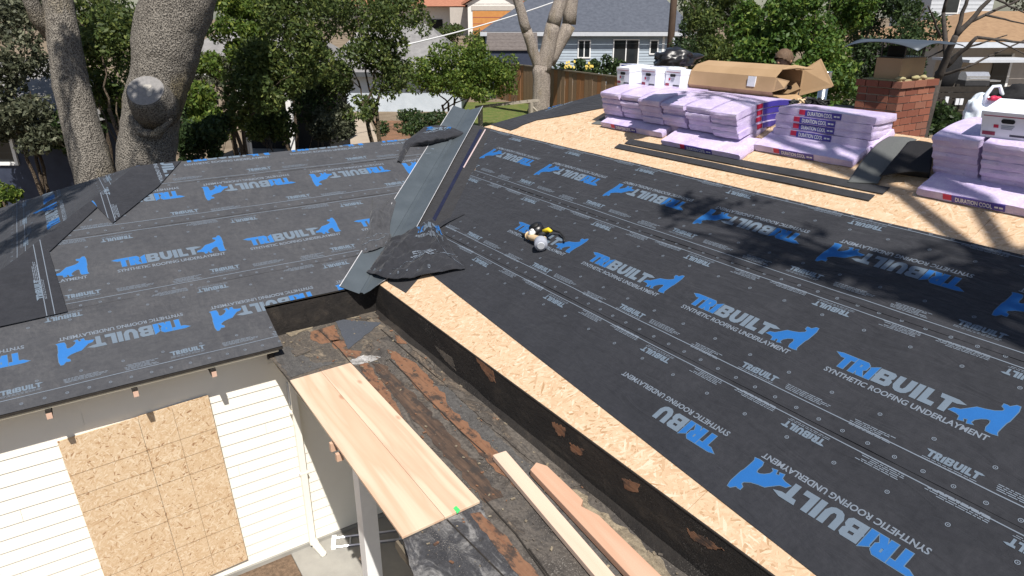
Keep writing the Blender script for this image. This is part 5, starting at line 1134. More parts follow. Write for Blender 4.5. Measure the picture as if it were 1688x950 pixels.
def tree(name, label, cat, base, crotch, clumps, n, size, mt, r0=.09, bark_='bark_brown', seed=0, grp=None, droop=0., shell=.55, stems=1, twigs=2, cname='crown'):
    base = Vector(base); t = thing(name, label, cat, base, grp); rr = random.Random(seed); mb = MB()
    for s_ in range(stems):
        b0_ = base+Vector((rr.uniform(-.15, .15), rr.uniform(-.15, .15), -.1))*(1 if stems > 1 else .2); c0_ = Vector(crotch)+Vector((rr.uniform(-.5, .5), rr.uniform(-.5, .5), rr.uniform(-.3, .3)))*(.6 if stems > 1 else .05)
        limb(mb, b0_, c0_, r0/(stems**.4), r0*.6/(stems**.4), seed+s_, 7, .05, 9)
        for i, (cp, cr) in enumerate(clumps):
            if stems > 1 and i % stems != s_: continue
            P = limb(mb, c0_.lerp(b0_, .25*rr.random()), Vector(cp), r0*.42/(stems**.3), r0*.12, seed+i*3+1, 6, .1, 6)
            for k_ in range(twigs):
                e_ = Vector(cp)+Vector((rr.uniform(-1, 1)*cr[0], rr.uniform(-1, 1)*cr[1], rr.uniform(-.8, 1)*cr[2]))*.9; limb(mb, P[4], e_, r0*.16, r0*.05, seed+i*7+k_, 4, .12, 5)
    part(mb, 'trunk', M[bark_], t, smooth=True); crown(cname, clumps, int(n*1.25), size*.85, mt, t, seed, droop, shell); return t
def CL(px, py, D, rpx, rz=None, deep=1.): r_ = rpx*D/1224; return (tuple(AT(px, py, D)), (r_, r_*deep, (rz or rpx)*D/1224))
def gz_at(px, D, py=100): p = AT(px, py, D); return Vector((p.x, p.y, ground_z(p.x, p.y)))

# ---- two old trunks behind the left wing
def big_trunk(name, label, path, rads, seed, group=None):
    P = [AT(*p) for p in path]; P = [Vector((P[0].x-.1, P[0].y, ground_z(P[0].x, P[0].y)-.2))]+P; rads = [rads[0]*1.25]+rads
    t = thing(name, label, 'tree', P[0]+Vector((0, 0, .2)), group); pts = []; rr = []
    for i in range(len(P)-1):
        for j in range(8): u = j/8; pts.append(P[i].lerp(P[i+1], u)); rr.append(rads[i]+(rads[i+1]-rads[i])*u)
    pts.append(P[-1]); rr.append(rads[-1]); mb = MB(); mb.tube(pts, rr, 40); 
    # knobbly bark relief
    ctr = {}
    n_ = 40
    for i in range(len(pts)):
        for j in range(n_):
            k_ = i*n_+j; v_ = Vector(mb.v[k_]); d_ = (v_-pts[i]); q = d_.normalized()
            mb.v[k_] = tuple(v_+q*(.035*noise.noise(v_*1.6+Vector((seed, 0, 0)))+.02*noise.noise(v_*7)+.012*noise.noise(v_*19))*(rr[i]/.4))
    return t, mb, pts, rr
t1, mb, _, _ = big_trunk('old_tree', 'leaning speckled grey tree trunk, left of the two behind the hip', [(154, 280, 11.3), (117, 142, 11.5), (104, 60, 11.7), (96, 0, 11.8), (84, -80, 12.1), (72, -170, 12.4), (60, -260, 12.6)], [.295, .265, .235, .215, .21, .2, .18], 2., 'old trunks')
part(mb, 'trunk', M['bark'], t1, smooth=True)
b_ = MB(); P = [AT(88, 60, 11.75), AT(62, 30, 11.6), AT(46, -10, 11.5), AT(20, -120, 11.4)]; b_.tube(P, [.13, .12, .11, .09], 12); part(b_, 'limb', M['bark'], t1, smooth=True)
t2, mb, pts, rr = big_trunk('old_tree', 'thick speckled grey tree trunk with a sawn limb stub, behind the hip', [(241, 270, 11.0), (250, 190, 11.05), (266, 122, 11.1), (273, 85, 11.15), (293, 0, 11.3), (318, -90, 11.6), (340, -200, 11.9), (350, -260, 12.2)], [.43, .42, .43, .475, .515, .5, .44, .4], 7., 'old trunks')
part(mb, 'trunk', M['bark'], t2, smooth=True)
# sawn stub: a short collar and its weathered face
c_ = AT(240, 150, 10.48); nrm = ((CAM-c_).normalized()*.8+Vector((0, 0, .55))-RT*.25).normalized()
b_ = MB(); b_.tube([c_-nrm*.5, c_-nrm*.2, c_-nrm*.06, c_-nrm*.004], [.36, .32, .285, .27], 26); part(b_, 'stub_collar', M['bark'], t2, smooth=True)
mx = Matrix.Translation(c_)@nrm.to_track_quat('Z', 'Y').to_matrix().to_4x4()
face = part(MB().prism([(.255*cos(a)*(1+.03*sin(3*a)), .25*sin(a)) for a in [2*pi*i/28 for i in range(28)]], -.01, .012, mx), 'sawn_face', M['cutwood'], t2)
part(MB().prism([(.02+.055*cos(a)+.02*sin(2*a), .05*sin(a)+.05) for a in [2*pi*i/14 for i in range(14)]], .0122, .016, mx), 'heartwood', M['cutwood2'], t2); part(MB().prism([(.06+.04*cos(a), .06*sin(a)-.05) for a in [2*pi*i/14 for i in range(14)]], .0124, .0162, mx), 'heartwood', M['cutwood2'], t2)
P = [AT(262+ (i-3)*1.5, 205+0*i, 10.55) for i in range(3)]
b_ = MB(); b_.tube([AT(216, 190, 10.68), AT(234, 218, 10.62), AT(258, 222, 10.62), AT(278, 198, 10.66), AT(284, 175, 10.72)], [.05, .075, .08, .06, .03], 12); part(b_, 'bark_fold', M['bark'], t2, smooth=True)
# ---- small stems and shrubs, left
tree('sapling', 'slim pale sapling between the two old trunks', 'tree', gz_at(190, 12.2), AT(180, 180, 12.3), [CL(165, 60, 13, 50, 45), CL(190, 130, 13.2, 38, 40), CL(150, 150, 13, 30, 35)], 5200, .055, 'leaf', .055, 'bark_brown', 3)
tree('evergreen_shrub', 'dark olive shrub at the left edge behind the trunks', 'shrub', gz_at(30, 14), AT(40, 220, 14), [CL(20, 60, 14.5, 60, 60), CL(50, 150, 14, 55, 55), CL(20, 210, 13.6, 50, 35), CL(70, 230, 13.5, 30, 25)], 12000, .06, 'leaf_grey', .07, 'bark_brown', 4, stems=3)
tree('evergreen_shrub', 'fresh green leafy shrub behind the gap between the old trunks', 'shrub', gz_at(150, 16), AT(160, 160, 16), [CL(170, 30, 17, 65, 50), CL(205, 90, 16.5, 45, 45), CL(120, 60, 17, 40, 50)], 7000, .07, 'leaf', .08, 'bark_brown', 5)
tree('bush', 'bright green bush low at the left edge beside the hip', 'bush', gz_at(5, 10.6), AT(5, 330, 10.6), [CL(5, 318, 10.6, 24, 22), CL(-25, 330, 10.5, 30, 25)], 1500, .05, 'leaf_bright', .03, 'bark_brown', 6)
tree('evergreen_tree', 'bright leaved tree directly right of the thick trunk', 'tree', gz_at(372, 15.5), AT(372, 160, 15.5), [CL(380, 25, 15.5, 48, 42), CL(410, 70, 15.6, 36, 30), CL(345, 105, 15.4, 26, 24), CL(330, 190, 14.5, 34, 45), CL(345, 215, 14.3, 30, 24)], 9000, .06, 'leaf_bright', .07, 'bark_brown', 7)
tree('evergreen_tree', 'dense many stemmed dark tree behind the picket fence', 'tree', gz_at(392, 14.2), AT(395, 180, 14.2), [CL(455, 60, 14.6, 55, 60), CL(500, 30, 15, 55, 50), CL(450, 140, 14.2, 48, 42), CL(395, 145, 14, 35, 35), CL(500, 120, 14.6, 40, 45), CL(380, 190, 13.8, 26, 26)], 15000, .055, 'leaf', .085, 'bark_brown', 8, stems=3)
tree('evergreen_tree', 'grey twiggy tree behind the dense dark one', 'tree', gz_at(470, 18), AT(470, 150, 18), [CL(430, 20, 18.5, 60, 40), CL(520, 90, 18, 50, 50), CL(560, 30, 18.5, 45, 45)], 8000, .06, 'leaf_grey', .07, 'bark_brown', 9, stems=2, twigs=4)
tree('evergreen_tree', 'thin forked tree with loose crown above the dusty yard', 'tree', gz_at(615, 16.5), AT(612, 175, 16.6), [CL(590, 30, 17, 48, 48), CL(640, 60, 16.6, 40, 45), CL(580, 110, 16.5, 45, 40), CL(640, 130, 16.8, 40, 35), CL(600, 180, 16.2, 36, 26), CL(665, 20, 17, 35, 40)], 13000, .055, 'leaf', .085, 'bark_brown', 10, stems=2)
tree('citrus_tree', 'rounded bright green citrus tree before the pale blue wall', 'tree', gz_at(735, 27), AT(740, 165, 27), [CL(740, 100, 27, 52, 40), CL(795, 105, 27, 46, 40), CL(700, 130, 26.6, 36, 30), CL(770, 140, 26.5, 40, 24), CL(830, 120, 27.3, 24, 28)], 16000, .075, 'leaf_bright', .10, 'bark_brown', 11, stems=3)
tree('shrub', 'low dark shrub at the yard edge under the citrus tree', 'shrub', gz_at(690, 22), AT(690, 215, 22), [CL(665, 205, 22, 36, 18), CL(715, 200, 22.5, 34, 18), CL(640, 212, 21.5, 20, 12)], 3500, .06, 'leaf_dark', .04, 'bark_brown', 12)
tree('hedge_bush', 'clipped round dark green bush before the white arches', 'bush', gz_at(745, 52), AT(745, 60, 52), [CL(745, 58, 52, 34, 16), CL(790, 68, 50, 36, 14)], 3500, .12, 'leaf', .08, 'bark_brown', 13)

for j, (px, py, D, r_, mt) in enumerate(((330, 235, 13.0, 34, 'leaf_dark'), (300, 200, 15.0, 40, 'leaf_dark'), (440, 215, 15.2, 34, 'leaf'), (545, 205, 16.0, 30, 'leaf_grey'), (110, 225, 14.2, 36, 'leaf_dark'), (365, 130, 17.5, 42, 'leaf_grey'), (520, 165, 16.6, 40, 'leaf_dark'), (205, 195, 13.6, 26, 'leaf_dark'))):
    p = gz_at(px, D); tree('undergrowth_shrub', 'tangled shrub in the shade behind the left wing, %s' % ('at the foot of the thick trunk', 'under the bright leaved tree', 'below the dense dark tree', 'beside the dusty yard', 'left of the leaning trunk', 'before the pale carport roof', 'between the dense and forked trees', 'between the old trunks')[j], 'shrub', p, p+Vector((0, 0, .9)), [CL(px, py, D, r_, r_*.9), CL(px+r_*.7, py-r_*.5, D+.4, r_*.8), CL(px-r_*.6, py-r_*.3, D+.3, r_*.7)], 4200, .055, mt, .04, 'twig', 300+j, 'undergrowth behind the left wing', stems=2, twigs=7)
for j, (px, py, D, r_, mt) in enumerate(((1150, 95, 30, 26, 'leaf_dark'), (1190, 105, 28, 28, 'leaf'), (1140, 60, 34, 22, 'leaf_dark'), (1240, 120, 20, 30, 'leaf_dark'))):
    p = gz_at(px, D); tree('garden_shrub', 'shaded shrub between the blue house and the big green tree, %s' % ordinal(j), 'shrub', p, p+Vector((0, 0, .9)), [CL(px, py, D, r_, r_), CL(px+r_*.6, py+r_*.6, D+.4, r_*.8), CL(px-r_*.5, py+r_*.7, D+.3, r_*.8)], 2600, .08, mt, .05, 'twig', 330+j, 'shrubs right of the blue house', stems=2, twigs=5)
# ---- forked tree, utility pole, cable
ft = thing('forked_tree', 'pale forked tree trunk in front of the brown board fence', 'tree', gz_at(893, 31)); mb = MB()
B_ = gz_at(893, 31); limb(mb, B_-Vector((0, 0, .2)), AT(893, 108, 31), .40, .37, 3, 8, .02, 16); limb(mb, AT(895, 118, 31), AT(912, 40, 31), .34, .30, 4, 6, .03, 14); limb(mb, AT(912, 42, 31), AT(940, -60, 31.3), .30, .24, 6, 6, .03, 14); limb(mb, AT(890, 118, 31), AT(868, 50, 30.8), .24, .22, 5, 6, .03, 12); limb(mb, AT(868, 52, 30.8), AT(842, -40, 30.6), .22, .17, 8, 6, .03, 12); limb(mb, AT(938, 40, 31.6), AT(948, -60, 31.8), .3, .24, 9, 5, .02, 12); limb(mb, AT(905, 105, 31.4), AT(938, 42, 31.6), .26, .3, 12, 5, .02, 12)
part(mb, 'trunk', M['bark_pale'], ft, smooth=True)
B_ = gz_at(1103, 38); up_ = thing('utility_pole', 'dark timber utility pole in front of the blue grey house', 'pole', B_); part(MB().tube([B_-Vector((0, 0, .2)), B_+Vector((0, 0, 5)), B_+Vector((.05, 0, 10))], [.19, .175, .16], 14), 'shaft', M['pole'], up_, smooth=True)
part(MB().box(B_+Vector((0, -.2, 2.9)), (.12, .05, .25)), 'tag_plate', M['fascia_grey'], up_)
a, b = AT(380, 150, 21), AT(1010, -24, 40); P = [a.lerp(b, i/20)-Vector((0, 0, .5*4*(i/20)*(1-i/20)))+Vector((0, 0, .35)) for i in range(21)]
ca = MB().tube(P, .028, 6).build('overhead_cable', M['cable'], None, True); tag(ca, 'pale overhead service cable crossing in front of the houses', 'cable')
# ---- right hand trees
tree('evergreen_tree', 'big fresh green tree behind the cardboard carton', 'tree', gz_at(1330, 17), AT(1330, 190, 17), [CL(1290, 30, 17, 52, 46), CL(1340, 60, 16.6, 56, 46), CL(1270, 90, 16.8, 46, 36), CL(1350, 120, 16.2, 50, 36), CL(1400, 30, 17.2, 42, 40), CL(1310, 150, 16.2, 50, 28), CL(1240, 130, 16.8, 36, 30), CL(1230, 50, 17.5, 36, 36)], 26000, .065, 'leaf_conifer', .12, 'bark_brown', 20, droop=.5)
tree('evergreen_tree', 'dark evergreen tree directly behind the brick chimney', 'tree', gz_at(1430, 19), AT(1440, 180, 19), [CL(1430, 20, 20, 50, 60), CL(1450, 110, 19, 46, 60), CL(1400, 160, 18, 40, 40), CL(1500, 40, 20, 40, 50), CL(1420, 190, 17.5, 30, 24)], 14000, .07, 'leaf_dark', .11, 'bark_brown', 21)
tree('evergreen_tree', 'lighter tree with dead twigs beside the utility pole', 'tree', gz_at(1210, 24), AT(1205, 120, 24), [CL(1170, 55, 24, 36, 34), CL(1200, 10, 24.5, 42, 34), CL(1185, 95, 23.6, 36, 22), CL(1150, 20, 25, 26, 30), CL(1225, 75, 23.4, 26, 26)], 9500, .08, 'leaf', .14, 'bark_brown', 22, twigs=6)
# bare branching tree at the right
bt = thing('bare_tree', 'leafless dark tree with spreading branches beyond the chimney', 'tree', gz_at(1545, 12.5)); mb = MB(); D = 12.5
def bp(px, py, d=0): return AT(px, py, D+d)
limb(mb, gz_at(1535, 12.5), bp(1545, 130), .11, .075, 1, 6, .02, 10)
for i, (p, q, r0, r1) in enumerate((((1545, 132), (1575, 60), .07, .05), ((1575, 60), (1640, -10), .05, .03), ((1560, 95), (1555, 20), .045, .03), ((1555, 20), (1575, -60), .03, .02), ((1575, 62), (1600, -20), .04, .025), ((1600, 36), (1700, -10), .03, .015), ((1560, 110), (1610, 62), .045, .03), ((1610, 62), (1700, 72), .028, .015), ((1590, 112), (1690, 66), .022, .012), ((1550, 125), (1592, 112), .03, .022), ((1625, 25), (1690, 40), .02, .01), ((1590, 80), (1660, 58), .02, .01), ((1550, 60), (1530, 10), .022, .012), ((1640, -2), (1690, 22), .02, .01), ((1570, 75), (1530, 95), .02, .01), ((1640, 66), (1690, 90), .015, .008))): limb(mb, bp(*p), bp(*q, .3*((i % 3)-1)), r0, r1, i+30, 6, .05, 7)
part(mb, 'trunk', M['twig_dark'], bt, smooth=True)
# ---- picket fence just behind the left wing
a, b = AT(150, 290, 13.6), AT(800, 234, 16.2); fn = thing('picket_fence', 'weathered dog eared picket fence behind the left wing ridge', 'fence', Vector((a.x, a.y, ground_z(a.x, a.y))))
dv = (b-a); dv.z = 0; Lf = dv.length; dv.normalize(); nv = Vector((-dv.y, dv.x, 0)); ang = atan2(dv.y, dv.x); npk = int(Lf/.152); pk = None
def zt_f(t): return a.z+(b.z-a.z)*t
Q = [(-.068, -1.75), (.068, -1.75), (.068, -.04), (.036, 0), (-.036, 0), (-.068, -.04)]
for i in range(npk):
    t = i/npk; p = a+dv*(i*.152); zz = zt_f(t)+random.uniform(-.018, .012)
    Mx = Matrix.Translation((p.x, p.y, zz))@Matrix.Rotation(ang, 4, 'Z')@Matrix.Rotation(pi/2, 4, 'X')@Matrix.Rotation(random.uniform(-.015, .015), 4, 'Z')
    if pk is None: o = MB().prism(Q, -.009, .009).build('picket', M['picket'], fn); pk = o.data
    else: o = link('picket', pk, fn)
    o.matrix_parent_inverse = parent_world(fn).inverted(); o.matrix_basis = Mx
for h_ in (.25, 1.3): part(MB().tube([a+nv*.03-Vector((0, 0, h_)), b+nv*.03-Vector((0, 0, h_))], .03, 4), 'rail', M['picket'], fn)
# ---- brown board fence before the blue house
a, b = AT(770, 97, 41), AT(1060, 133, 28); fn = thing('board_fence', 'tall brown board fence with a capping rail, behind the forked tree', 'fence', Vector((a.x, a.y, ground_z(a.x, a.y)))); dv = (b-a); dv.z = 0; Lf = dv.length; dv.normalize(); nv = Vector((-dv.y, dv.x, 0)); ang = atan2(dv.y, dv.x); st_ = .30; nbd = int(Lf/st_); bms = {}
for i in range(nbd):
    t = i/nbd; p = a+dv*(i*st_); zz = a.z+(b.z-a.z)*t; mt = 'fencewood2' if random.random() < .35 else 'fencewood'
    if mt not in bms: o = MB().box((0, 0, -.95), (st_-.02, .025, 1.9)).build('fence_board', M[mt], fn); bms[mt] = o.data
    else: o = link('fence_board', bms[mt], fn)
    o.matrix_parent_inverse = parent_world(fn).inverted(); o.matrix_basis = Matrix.Translation(Vector((p.x, p.y, zz))+nv*random.uniform(-.012, .012))@Matrix.Rotation(ang+random.uniform(-.03, .03), 4, 'Z')
part(MB().box((a+b)/2+Vector((0, 0, .02)), (Lf, .12, .05), Matrix.Rotation(ang, 3, 'Z')@Matrix.Rotation(-atan2(b.z-a.z, Lf), 3, 'Y')), 'capping_rail', M['picket'], fn)
# ---- yard: patio, lawn, timber bench
def gpatch(name, pts, mt, lift):
    P = [];
    for (px, D) in pts: q = gz_at(px, D); P.append(q)
    mb = MB(); n_ = 10
    for j in range(n_+1):
        for i in range(n_+1):
            s_, t = i/n_, j/n_; q = P[0].lerp(P[1], s_).lerp(P[3].lerp(P[2], s_), t); mb.v.append((q.x, q.y, ground_z(q.x, q.y)+lift))
    for j in range(n_):
        for i in range(n_): o_ = j*(n_+1)+i; mb.f.append((o_, o_+1, o_+n_+2, o_+n_+1)); mb.m.append(0)
    o = mb.build(name, M[mt], None, True); o['kind'] = 'structure'; return o
gpatch('yard_patio', [(420, 17.5), (640, 19), (600, 31), (480, 31)], 'patio_tan', .03); gpatch('lawn', [(760, 21), (960, 21), (910, 36), (760, 36)], 'lawn', .03); gpatch('planting_bed', [(640, 20), (790, 20), (760, 30), (610, 30)], 'soil_red', .025)
D = 27.5; a, b = AT(783, 178, D), AT(888, 166, D); bn = thing('timber_bench', 'long grey timber bench on the lawn beside the forked tree', 'bench', gz_at(835, D)); dv = (b-a); L = dv.length; dv.normalize(); nv = Vector((-dv.y, dv.x, 0)).normalized()
for i in range(3): part(MB().tube([a+nv*(.16*i), b+nv*(.16*i)], .05, 4), 'slat', M['benchwood'], bn)
for t in (.08, .88):
    for s_ in (0, .32): q = a.lerp(b, t)+nv*s_; part(MB().box((q.x, q.y, (q.z+ground_z(q.x, q.y))/2-.03), (.13, .13, q.z-ground_z(q.x, q.y))), 'leg', M['benchwood'], bn)
q = a.lerp(b, .88); part(MB().tube([q-Vector((0, 0, .15)), q+dv*.6-Vector((0, 0, .75))], .045, 4), 'brace', M['benchwood'], bn)
for i in range(7): q = a.lerp(b, .12+.12*i); part(MB().box(q+Vector((0, 0, .05)), (.12, .05, .05)), 'block', M['benchwood'], bn)
# ------------------------------------------------------------------ neighbouring buildings (frames aligned with the street behind)
def vframe(px, py, D, yaw=0.):
    o = AT(px, py, D); x = (Matrix.Rotation(yaw, 3, 'Z')@RT); y = (Matrix.Rotation(yaw, 3, 'Z')@FW0)
    return Matrix(((x.x, y.x, 0, o.x), (x.y, y.y, 0, o.y), (0, 0, 1, o.z), (0, 0, 0, 1)))
def vb(o, name, mt, a, b): return MB().lo(a, b).build(name, M[mt], o)
def window(o, x0, x1, z0, z1, y=0., mull=1, frame='white_paint'):
    f = MB(); t = .07; f.lo((x0-t, y-.05, z0-t), (x0, y-.001, z1+t)); f.lo((x1, y-.05, z0-t), (x1+t, y-.001, z1+t)); f.lo((x0, y-.05, z0-t), (x1, y-.001, z0)); f.lo((x0, y-.05, z1), (x1, y-.001, z1+t))
    for i in range(1, mull+1): xx = x0+(x1-x0)*i/(mull+1); f.lo((xx-.03, y-.045, z0), (xx+.03, y-.001, z1))
    w_ = f.build('window', M[frame], o); 
    for i in range(mull+1):
        xa, xb = x0+(x1-x0)*i/(mull+1)+(.03 if i else 0), x0+(x1-x0)*(i+1)/(mull+1)-(.03 if i < mull else 0); MB().lo((xa, y-.02, z0), (xb, y-.004, z1)).build('pane', M['glass'], w_)
    return w_
def roofmesh(o, x0, x1, y0, y1, z0, zr, hipl, hipr, mt, name='roof', t=.12):
    ym = (y0+y1)/2; v_ = [(x0, y0, z0), (x1, y0, z0), (x1, y1, z0), (x0, y1, z0), (x0+hipl, ym, zr), (x1-hipr, ym, zr)]
    return MB().add(v_, [(0, 1, 5, 4), (1, 2, 5), (2, 3, 4, 5), (3, 0, 4), (3, 2, 1, 0)]).build(name, M[mt], o)
def laps(o, x0, x1, z0, z1, st, mt, y=0.):  # lap siding courses wide enough to see
    n_ = int((z1-z0)/st)
    for i in range(n_): MB().add([(x0, y-.03, z0+i*st), (x1, y-.03, z0+i*st), (x1, y-.004, z0+(i+1)*st-.004), (x0, y-.004, z0+(i+1)*st-.004), (x0, y, z0+i*st), (x1, y, z0+i*st)], [(0, 1, 2, 3), (0, 4, 5, 1)]).build('siding_course', M[mt], o)
# blue grey house
Mx = vframe(800, 52, 44); bh = thing('neighbour_house', 'grey blue sided house with slate roof and sliding door beyond the board fence', 'house', M=Mx)
k_ = 44/1224
def X(px): return (px-800)*k_
def Z(py): return -(py-52)*k_*.985
wl = vb(bh, 'wall', 'blue_siding', (X(800), 0, Z(150)), (X(1127), 7, Z(54))); laps(wl, X(800), X(1127), Z(150), Z(57), .16, 'blue_siding')
roofmesh(bh, X(792), X(1150), -.5, 9., Z(52), 3.1, 4.9, 2.5, 'roof_slate'); vb(bh, 'fascia', 'fascia_grey', (X(792), -.54, Z(59)), (X(1150), -.5, Z(52.6)))
window(bh, X(831), X(857), Z(68), Z(55), 0, 0, 'benchwood'); window(bh, X(956), X(974), Z(93), Z(67), -.03, 1); window(bh, X(1015), X(1055), Z(118), Z(66), -.03, 1); window(bh, X(1076), X(1087), Z(87), Z(67), -.03, 0)
vb(bh, 'corner_board', 'white_paint', (X(1095), -.05, Z(150)), (X(1099), -.032, Z(60))); vb(bh, 'vent_cowl', 'fascia_grey', (X(1116), .6, Z(42)), (X(1124), 1.2, Z(32)))
# lean-to roof in front of it
Mx = vframe(795, 82, 38); sh = thing('lean_to', 'dark shingled lean to roof at the left end of the blue house', 'shed', M=Mx); k_ = 38/1224
for i in range(5): MB().add([(.2, .9*i*.4, .16*i), (2.9, .9*i*.4, .16*i), (2.9, .9*(i+1.1)*.4, .16*(i+1)), (.2, .9*(i+1.1)*.4, .16*(i+1)), (.2, .9*i*.4, .16*i-.05), (2.9, .9*i*.4, .16*i-.05)], [(0, 1, 2, 3), (0, 4, 5, 1)]).build('shingle_course', M['roof_brownish'], sh)
vb(sh, 'wall', 'navy_wall', (.3, .1, -3), (2.8, 1.8, -.06))
# pale blue garage wall with a grey roof
Mx = vframe(540, 118, 33); gg = thing('neighbour_garage', 'garage with a pale blue wall and grey roof behind the citrus tree', 'garage', M=Mx); k_ = 33/1224
vb(gg, 'wall', 'blue_wall', (0, 0, -3.0), (225*k_, 6, .05)); roofmesh(gg, -.5, 240*k_, -.45, 7.5, .0, 2.0, 1.8, 2.2, 'roof_grey'); vb(gg, 'fascia', 'fascia_dark', (-.5, -.5, -.2), (240*k_, -.45, .0))
vb(gg, 'meter_box', 'white_paint', (.15, -.12, -2.2), (.55, -.002, -1.7))
# carport at the left: pale roof, white post, dark opening
Mx = vframe(300, 112, 19.5, -.1); cpt = thing('carport', 'carport with pale grey roof and white post behind the dark trees', 'carport', M=Mx); k_ = 19.5/1224
def cx(px): return (px-300)*k_
roofmesh(cpt, cx(270), cx(490), -.3, 5.5, 0, 1.35, 1.2, 1.2, 'roof_grey'); vb(cpt, 'fascia', 'white_paint', (cx(270), -.34, -.22), (cx(490), -.3, -.01))
for px in (402, 484, 280): vb(cpt, 'post', 'white_paint', (cx(px)-.07, -.2, -3.2), (cx(px)+.07, -.06, -.22))
vb(cpt, 'back_wall', 'dark_inside', (cx(272), 4.2, -3.2), (cx(488), 4.4, -.02)); vb(cpt, 'floor', 'concrete', (cx(270), -.3, -2.95), (cx(490), 4.2, -2.9))
# navy shed with window, far left
Mx = vframe(-60, 212, 14.6); ns = thing('navy_shed', 'navy blue shed with a white framed window at the left edge', 'shed', M=Mx); k_ = 14.6/1224
vb(ns, 'wall', 'navy_wall', (-2, 0, -3), (175*k_, 3, .02)); window(ns, 40*k_, 76*k_, -58*k_, -14*k_, 0, 0); roofmesh(ns, -2.3, 185*k_, -.35, 4.6, .0, 1.25, 1.6, 1.4, 'roof_grey'); vb(ns, 'fascia', 'roof_grey', (-2.3, -.38, -.1), (185*k_, -.35, -.004))
# white Spanish style house with an orange garage door
Mx = vframe(772, 60, 76, -.05); sp_ = thing('spanish_house', 'white stucco house with terracotta roof and orange garage door', 'house', M=Mx); k_ = 76/1224
def sx(px): return (px-772)*k_
def sz(py): return -(py-60)*k_
vb(sp_, 'garage_wall', 'stucco_white', (0, 0, -1), (sx(858), 6, sz(10))); MB().prism([(sx(768), sz(11)), (sx(862), sz(11)), (sx(815), sz(-14))], 0, 6.2, Matrix(((1, 0, 0, 0), (0, 0, 1, 0), (0, 1, 0, 0), (0, 0, 0, 1)))).build('gable', M['stucco_white'], sp_)
for s_ in (-1, 1):
    p, q = (sx(815), sz(-16)), (sx(815)+s_*(sx(862)-sx(815)+.35), sz(12)); MB().add([(p[0], -.4, p[1]), (q[0], -.4, q[1]), (q[0], 6.4, q[1]), (p[0], 6.4, p[1]), (p[0], -.4, p[1]+.25), (q[0], -.4, q[1]+.25), (q[0], 6.4, q[1]+.25), (p[0], 6.4, p[1]+.25)], [(0, 1, 2, 3), (7, 6, 5, 4), (0, 4, 5, 1), (1, 5, 6, 2), (3, 2, 6, 7)]).build('garage_roof', M['roof_tile'], sp_)
vb(sp_, 'door_header', 'stucco', (sx(778), -.08, sz(20)), (sx(850), -.002, sz(13)))
gd = vb(sp_, 'garage_door', 'garage_door', (sx(780), -.06, -1), (sx(843), -.002, sz(21)))
for i in range(4): MB().lo((sx(780), -.075, sz(21)-.62*(i+1)), (sx(843), -.061, sz(21)-.62*(i+1)+.04)).build('door_joint', M['ink_maroon'], gd)
vb(sp_, 'wall', 'stucco_white', (sx(560), 5, -1.2), (sx(772)-.01, 10, sz(14))); roofmesh(sp_, sx(540), sx(780), 3.4, 12, sz(13), sz(13)+2.4, 2, 1, 'roof_tile')
for i in range(3): vb(sp_, 'arch_opening', 'dark_inside', (sx(610+42*i), 4.9, -1.0), (sx(634+42*i), 4.998, sz(34)))
vb(sp_, 'side_wall', 'stucco', (sx(738), 2.0, -1), (sx(771), 4.98, sz(15)))
# beige house at the right with its patio things
Mx = vframe(1545, 68, 27, .07); rh = thing('neighbour_house', 'beige stucco house with tan brown roof at the upper right', 'house', M=Mx); k_ = 27/1224
def rx(px): return (px-1545)*k_
def rz_(py): return -(py-68)*k_
vb(rh, 'wall', 'stucco', (rx(1550), 0, -3.2), (rx(1900), 6, .02)); roofmesh(rh, rx(1535), rx(1950), -.9, 7, 0, 1.05, 3.6, 3, 'roof_brown'); vb(rh, 'fascia', 'fascia_grey', (rx(1535), -.94, -.2), (rx(1950), -.9, -.01))
vb(rh, 'patio_cover', 'fascia_grey', (rx(1530), -2.4, rz_(96)), (rx(1662), -.4, rz_(92))); vb(rh, 'patio_door', 'glass', (rx(1652), -.05, -3), (rx(1680), -.002, rz_(90)))
vb(rh, 'door_frame', 'white_paint', (rx(1681), -.06, -3), (rx(1685), -.002, rz_(88)))
D = 24.0; q = AT(1604, 132, D); gr = thing('barbecue_grill', 'steel lidded barbecue grill against the beige wall', 'grill', q); gM = vframe(1604, 132, D)
def gpart(mb, name, mt, sm=False): o = mb.build(name, M[mt], None, sm); o.parent = gr; o.matrix_parent_inverse = parent_world(gr).inverted(); o.matrix_basis = gM; return o
gpart(MB().prism([(-.25, 0), (.25, 0), (.25, .14), (.12, .26), (-.12, .26), (-.25, .14)], -.38, .38, Matrix(((0, 0, 1, 0), (1, 0, 0, 0), (0, 1, 0, 0), (0, 0, 0, 1)))), 'lid', 'steel'); gpart(MB().lo((-.4, -.27, -.16), (.4, .27, -.004)), 'firebox', 'charcoal'); gpart(MB().lo((.41, -.2, -.04), (.80, .2, .0)), 'side_shelf', 'steel'); gpart(MB().lo((-.34, -.24, -.95), (.34, .24, -.17)), 'cabinet', 'blackplastic'); gpart(MB().tube([(-.3, -.3, .06), (.3, -.3, .06)], .015, 6), 'handle', 'steel')
mb = MB(); D = 22.5; um = thing('patio_umbrella', 'dark furled patio umbrella leaning before the beige house', 'umbrella', gz_at(1560, D)); part(mb.tube([gz_at(1552, D), AT(1582, 84, D)], .03, 8), 'pole', M['twig_dark'], um); part(MB().tube([AT(1548, 150, D), AT(1560, 125, D), AT(1576, 100, D), AT(1583, 84, D)], [.24, .34, .2, .03], 10), 'canopy', M['blackcloth'], um, smooth=True)
pb = thing('patio_screen', 'dark slatted patio screen below the barbecue grill', 'screen', M=vframe(1520, 142, 21)); k_ = 21/1224
